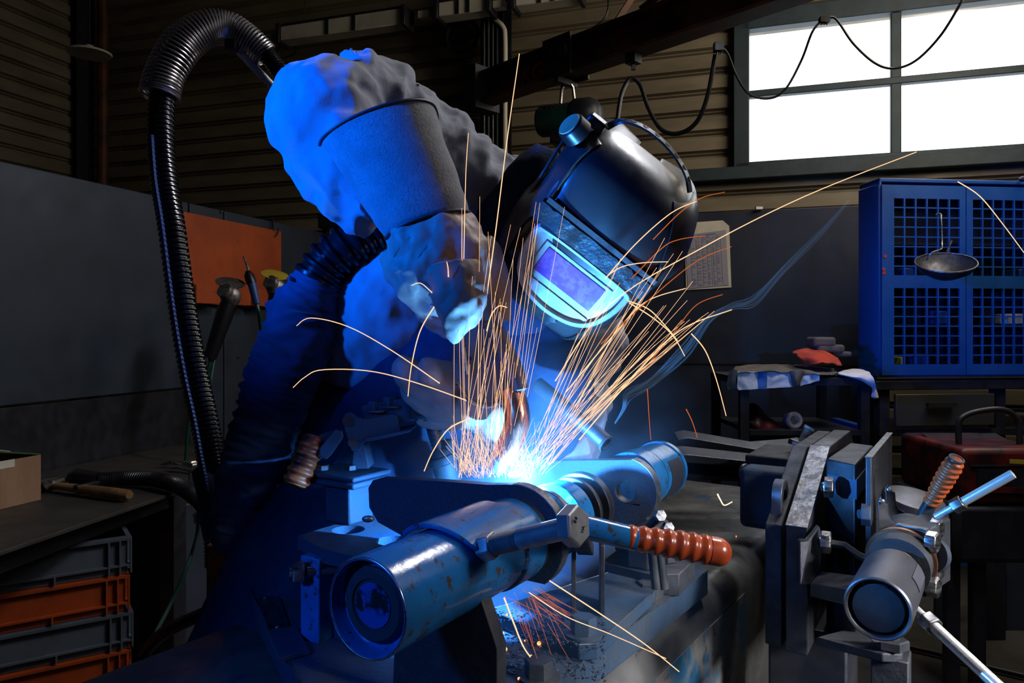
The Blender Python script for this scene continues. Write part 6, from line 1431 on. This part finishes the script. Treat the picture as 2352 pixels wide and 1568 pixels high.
# ================================================================ SPARKS, PLUME, SMOKE
random.seed(42)
W0 = P(1165, 1092, .985)
def streak_mb(mb, pts, r0=.0006, r1=.0003, n=14):
    q = list(map(V, spline([tuple(p) for p in pts], n))); return mb.tube(q, [r0 + (r1 - r0) * i / n for i in range(n + 1)], 5)
def para(x0, y0, x1, y1, d0, d1, sag=0, n=8):
    """arched path between two photo points"""
    return [P(x0 + (x1 - x0) * t, y0 + (y1 - y0) * t - sag * 4 * t * (1 - t), d0 + (d1 - d0) * t) for t in [i / n for i in range(n + 1)]]
named = [
 ('longest spark streak, rising far right to below the window', [(1275, 875), (1400, 700), (1620, 565), (1850, 450), (2105, 349)], 1.0, .95, 'spark', 1.2) ,
 ('tall straight spark streak, highest of all above the helmet knob side', [(1115, 700), (1140, 520), (1165, 320), (1193, 123)], 1.0, .95, 'spark', 1.2),
 ('vertical spark streak in front of the glove cuff', [(1063, 760), (1066, 560), (1070, 400), (1076, 305)], .97, .95, 'spark', .9),
 ('curved spark streak before the blue mesh cabinet at the right edge', [(2200, 417), (2250, 450), (2300, 510), (2352, 580)], 1.0, 1.0, 'spark', 1.1),
 ('arched spark streak, upper one on the far left', [(1010, 880), (900, 805), (800, 750), (715, 730), (681, 748)], 1.0, .98, 'spark', 1.1),
 ('arched spark streak, lower one on the far left', [(1100, 930), (960, 880), (850, 852), (740, 849), (700, 866), (673, 890)], 1.0, .98, 'spark', 1.1),
 ('curving spark streak falling left of the bright glove finger', [(1000, 700), (965, 760), (945, 840), (937, 910)], .98, .96, 'spark', 1.3),
 ('short hooked spark over the glove hand', [(1030, 636), (1029, 615), (1026, 601)], .94, .94, 'spark', 1.2),
 ('hooked spark curling over at the thumb tip', [(1118, 760), (1128, 725), (1145, 703), (1165, 706)], .97, .96, 'spark', 1.3),
 ('curling spark streak in front of the knuckles', [(1010, 690), (985, 665), (965, 650), (945, 655)], .96, .95, 'spark', 1.1),
 ('falling spark streak left of the weld beside the clamp foot', [(1080, 960), (1030, 985), (995, 1035), (974, 1082)], .98, .96, 'spark', 1.4),
 ('falling spark trail arching over the dark space right of the badge', [(1588, 766), (1620, 805), (1645, 870), (1668, 955)], 1.0, 1.0, 'spark', 1.2),
 ('short orange spark falling at the right of the smoke wisp', [(1576, 939), (1590, 968), (1602, 1005)], 1.0, 1.0, 'sparkdim', 1.1),
 ('thin dark orange vertical spark right of the smoke wisp', [(1487, 893), (1491, 960), (1495, 1010)], 1.0, 1.0, 'sparkdim', .9),
 ('V shaped spark bouncing off the bench top', [(1648, 1134), (1655, 1148), (1664, 1160), (1682, 1152)], .99, .99, 'sparkhot', 1.5),
 ('long spark streak shooting to the lower right across the beam', [(1262, 1333), (1380, 1410), (1480, 1478), (1560, 1542)], .76, .66, 'spark', 1.0),
 ('second spark streak shooting lower right over the flange plate', [(1215, 1360), (1300, 1415), (1400, 1455), (1530, 1512)], .78, .68, 'spark', .8),
 ('spark streak dropping straight down under the cylinder', [(1158, 1372), (1180, 1430), (1200, 1480), (1218, 1508)], .77, .72, 'spark', 1.4),
 ('spark streak bending over beside the helmet rim, upper', [(1440, 690), (1490, 710), (1530, 750), (1556, 782)], .98, .96, 'spark', 1.2),
 ('spark streak bending over beside the helmet rim, lower', [(1445, 695), (1500, 730), (1545, 770), (1573, 818)], .98, .96, 'spark', 1.2),
 ('spark streak crossing to the right below the paper sheet', [(1330, 1010), (1450, 870), (1560, 760), (1681, 711)], 1.0, .95, 'spark', 1.3),
 ('spark streak ending on the lower edge of the paper sheet', [(1300, 900), (1400, 780), (1480, 695), (1575, 662)], 1.0, .95, 'spark', 1.2),
 ('spark streak over the black shell ending above its right side', [(1390, 640), (1460, 560), (1540, 490), (1600, 462)], .96, .9, 'spark', 1.2),
 ('faint orange spark streak just above the paper sheet', [(1450, 640), (1520, 570), (1560, 550), (1620, 541)], .95, .95, 'sparkdim', 1.1),
 ('faint orange spark streak across the paper sheet', [(1380, 790), (1500, 680), (1600, 600), (1680, 566)], .97, .95, 'sparkdim', 1.1),
 ('faint orange spark streak above the helmet shell by the wall', [(1500, 550), (1560, 490), (1610, 455), (1665, 441)], .95, .95, 'sparkdim', 1.0),
 ('orange spark streak arching just below the paper', [(1470, 860), (1550, 760), (1600, 700), (1660, 676)], .98, .96, 'sparkdim', 1.1),
 ('short straight spark on the lower helmet shell', [(1396, 632), (1430, 612), (1480, 603), (1535, 601)], .93, .92, 'spark', 1.1),
]
for lab, pts, d0, d1, mm, rs in named:
    m_ = len(pts) - 1; mb = MB()
    streak_mb(mb, [P(x, y, d0 + (d1 - d0) * i / m_) for i, (x, y) in enumerate(pts)], .00068 * rs, .00042 * rs, 24)
    obj('spark_streak', mb, M[mm], None, lab, 'spark', 'single long spark streaks', smooth=180)
# short flying sparks that share a look: fan around the weld
lab_g = 'thin orange spark streak in the fan flying up from the weld'
def fan(n, x0f, y0f, endf, mm, rs, grp_label, dep=(.97, 1.0), bend=10):
    for i in range(n):
        x0, y0 = x0f(), y0f(); x1, y1 = endf(x0); mb = MB(); dd = random.uniform(*dep)
        # start part way along its flight
        s0 = random.uniform(0, .35); xs, ys = x0 + (x1 - x0) * s0, y0 + (y1 - y0) * s0
        bx = random.uniform(-.3, 1) * bend
        pts = [P(xs + (x1 - xs) * t + bx * 4 * t * (1 - t) * (-.5), ys + (y1 - ys) * t - bx * 4 * t * (1 - t) * .6, .985 + (dd - .985) * t) for t in (0, .25, .5, .75, 1)]
        streak_mb(mb, pts, .00055 * rs, .00035 * rs, 10)
        obj('spark_streak', mb, M[mm], None, grp_label[0], 'spark', grp_label[1], smooth=180)
def e_up(x0): a = random.uniform(-3, 14); L_ = random.uniform(220, 640); return x0 + L_ * sin(R(a)) , 1090 - L_ * cos(R(a))
def e_right(x0): a = random.uniform(22, 52); L_ = random.uniform(260, 620); return x0 + L_ * sin(R(a)), 1085 - L_ * cos(R(a))
fan(40, lambda: random.uniform(1040, 1175), lambda: 1095, e_up, 'spark', .5, ('thin orange spark streak rising steeply in the fountain above the weld', 'steep sparks above the weld'), (.93, .985))
fan(44, lambda: random.uniform(1180, 1250), lambda: 1090, e_right, 'spark', .62, ('thin orange spark streak fanning to the upper right of the weld', 'sparks fanning to the upper right'), (.90, .98), 16)
# dense core nobody could count
mb = MB()
for i in range(200):
    a = random.gauss(2, 22); L_ = random.uniform(30, 150); x0 = random.uniform(1045, 1240); x1 = x0 + L_ * sin(R(a)) * .9; y1 = 1098 - L_ * cos(R(a))
    s0 = random.uniform(0, .4); dd = random.uniform(.95, .99); b_ = random.uniform(-14, 14)
    streak_mb(mb, [P(x0 + (x1 - x0) * t + b_ * t * t, 1100 + (y1 - 1100) * t, .985 + (dd - .985) * t) for t in (s0, (1 + s0) / 2, 1)], .00024, .00014, 6)
obj('spark_shower', mb, M['spark'], None, 'dense shower of short sparks bursting from the weld', 'sparks', kind='stuff', smooth=180)
mb = MB()
for i in range(34):
    a = random.uniform(8, 66); L_ = random.uniform(60, 210); x0, y0 = random.uniform(1150, 1240), random.uniform(1345, 1380)
    x1, y1 = x0 + L_ * sin(R(a)) * .8, y0 + L_ * cos(R(a)) * .75; dd = PZ(x1, y1, ZB + .024).y if y1 > 1400 else .84
    s0 = random.uniform(0, .5); streak_mb(mb, [P(x0 + (x1 - x0) * t, y0 + (y1 - y0) * t - 10 * t * (1 - t), .86 + (dd - .86) * t) for t in (s0, (1 + s0) / 2, 1)], .00030, .00018, 6)
obj('spark_shower', mb, M['sparkdim'], None, 'spray of fine orange sparks falling below the cylinder onto the flange plate', 'sparks', kind='stuff', smooth=180)
for x, y, r_ in ((1238, 1480, .0026), (1161, 1493, .0024), (1164, 1413, .0017), (1133, 1405, .0014), (1243, 1445, .0013), (1156, 1455, .0013), (1206, 1472, .0012), (1267, 1484, .0012), (1192, 1560, .0017), (1691, 1232, .0012), (1220, 1508, .0016)):
    q = PZ(x, y, (ZB + .002) if y > 1440 else ZB + .0215)
    if x > 1600: q = PZ(x, y, ZBE + .001)
    obj('ember', MB().ball(q + ZU * r_ * .6, r_, 10), M['ember'], None, 'glowing orange ember lying on the bench beyond the grip' if x > 1600 else ('largest glowing ember on the jig plate' if r_ == .0026 else 'small glowing orange ember on the jig plates below the cylinder'), 'ember', 'embers on the jig', smooth=180)
# molten pool (gives off light)
arcm = emis('arc_glare', (.55, .8, 1.0), 40)
obj('weld_arc', MB().ball(P(1182, 1090, .990), .0055, 14, (1.6, 1, .7)), arcm, None, 'blinding white blue arc spot at the torch tip', 'arc', smooth=180)

def volume(name, mb, dens, col, glow=None, gs=0, centre=None, rad=1, scale=6, aniso=0, label='', cat='smoke', z_f=None, nlo=.42, nhi=.75, power=2.0, axes=(1, 1, 1)):
    """soft bounded volume: density falls off from its centre (object space)"""
    o = obj(name, mb, M['rubber'], None, label, cat, kind='stuff'); m = bpy.data.materials.new(name); m.use_nodes = True; nt = m.node_tree; nt.nodes.clear(); N = nt.nodes; L = nt.links
    out = N.new('ShaderNodeOutputMaterial'); pv_ = N.new('ShaderNodeVolumePrincipled'); pv_.inputs['Color'].default_value = (*col, 1); pv_.inputs['Anisotropy'].default_value = aniso
    L.new(pv_.outputs[0], out.inputs['Volume'])
    tc = N.new('ShaderNodeTexCoord'); mp = N.new('ShaderNodeMapping'); mp.vector_type = 'POINT'
    c_loc = V(centre) - V(o.location); mp.inputs['Location'].default_value = [-c_loc[i] / (rad * axes[i]) for i in range(3)]; mp.inputs['Scale'].default_value = [1 / (rad * a) for a in axes]
    L.new(tc.outputs['Object'], mp.inputs[0])
    ln = N.new('ShaderNodeVectorMath'); ln.operation = 'LENGTH'; L.new(mp.outputs[0], ln.inputs[0])
    mr = N.new('ShaderNodeMapRange'); L.new(ln.outputs['Value'], mr.inputs[0]); mr.inputs[1].default_value = 0; mr.inputs[2].default_value = 1; mr.inputs[3].default_value = 1; mr.inputs[4].default_value = 0
    pw = N.new('ShaderNodeMath'); pw.operation = 'POWER'; L.new(mr.outputs[0], pw.inputs[0]); pw.inputs[1].default_value = power
    ns = N.new('ShaderNodeTexNoise'); ns.inputs['Scale'].default_value = scale; ns.inputs['Detail'].default_value = 3; L.new(tc.outputs['Object'], ns.inputs['Vector'])
    m2 = N.new('ShaderNodeMapRange'); L.new(ns.outputs['Fac'], m2.inputs[0]); m2.inputs[1].default_value = nlo; m2.inputs[2].default_value = nhi; m2.inputs[3].default_value = .25; m2.inputs[4].default_value = 1.4
    mu = N.new('ShaderNodeMath'); mu.operation = 'MULTIPLY'; L.new(pw.outputs[0], mu.inputs[0]); L.new(m2.outputs[0], mu.inputs[1])
    md = N.new('ShaderNodeMath'); md.operation = 'MULTIPLY'; L.new(mu.outputs[0], md.inputs[0]); md.inputs[1].default_value = dens; L.new(md.outputs[0], pv_.inputs['Density'])
    if glow:
        pv_.inputs['Emission Color'].default_value = (*glow, 1); me_ = N.new('ShaderNodeMath'); me_.operation = 'MULTIPLY'; L.new(mu.outputs[0], me_.inputs[0]); me_.inputs[1].default_value = gs; L.new(me_.outputs[0], pv_.inputs['Emission Strength'])
    o.data.materials.clear(); o.data.materials.append(m); return o
gc = P(1165, 1085, .985)
volume('arc_plume', MB().ball(gc, .105, 20, (1.25, .6, 1.0)), .3, (.5, .8, 1), (.12, .42, 1.0), 15, gc, .105, 22, 0, 'white and blue glowing gas plume around the welding arc', 'plume', power=2.6, axes=(1.25, .6, 1.0), nlo=.35, nhi=.7)
sc_ = P(1250, 1000, 1.06)
volume('weld_smoke', MB().ball(sc_, .22, 20, (1.1, .6, .9)), 1.0, (.75, .88, 1), None, 0, sc_, .22, 14, .2, 'blue lit welding smoke drifting right of the torch', 'smoke', power=1.3, axes=(1.1, .6, .9))
sc2 = P(1360, 1440, .80)
volume('weld_smoke', MB().ball(sc2, .15, 20, (1.2, .9, .7)), .35, (.7, .85, 1), (.02, .22, .6), .8, sc2, .15, 16, .2, 'faint blue haze over the flange plate below the cylinder', 'smoke', power=1.6, axes=(1.2, .9, .7))
# thin wisp of smoke rising to the right
wm = bpy.data.materials.new('smoke_wisp'); wm.use_nodes = True; nt = wm.node_tree; nt.nodes.clear()
o_ = nt.nodes.new('ShaderNodeOutputMaterial'); mx = nt.nodes.new('ShaderNodeMixShader'); tr = nt.nodes.new('ShaderNodeBsdfTransparent'); df = nt.nodes.new('ShaderNodeBsdfTranslucent'); df.inputs[0].default_value = (.55, .85, 1, 1)
d2 = nt.nodes.new('ShaderNodeBsdfDiffuse'); d2.inputs[0].default_value = (.55, .85, 1, 1); ad = nt.nodes.new('ShaderNodeAddShader'); nt.links.new(df.outputs[0], ad.inputs[0]); nt.links.new(d2.outputs[0], ad.inputs[1])
mx.inputs[0].default_value = .025; nt.links.new(tr.outputs[0], mx.inputs[1]); nt.links.new(ad.outputs[0], mx.inputs[2]); nt.links.new(mx.outputs[0], o_.inputs[0])
wp_ = [(1412, 972, 4), (1432, 940, 12), (1445, 905, 22), (1500, 875, 26), (1570, 810, 26), (1625, 735, 22), (1680, 705, 16), (1730, 690, 22), (1800, 620, 18), (1880, 540, 12), (1950, 460, 6)]
q = spline([(*P(x, y, 1.15), S(w_, 1.15)) for x, y, w_ in wp_], 80); mb = MB()
for off in (-.9, -.55, -.25, .1, .5, .9):
    mb.tube([V(p[:3]) + V((.5, .2 * sin(i * .2), -.8)) * p[3] * off * .5 * (1 + .3 * sin(i * .33 + off * 3)) for i, p in enumerate(q)], [max(.0006, p[3] * .16) for p in q], 6, flat=(1, .5))
obj('smoke_wisp', mb, wm, None, 'thin blue wisp of smoke winding up to the right toward the window', 'smoke', kind='stuff', smooth=180)
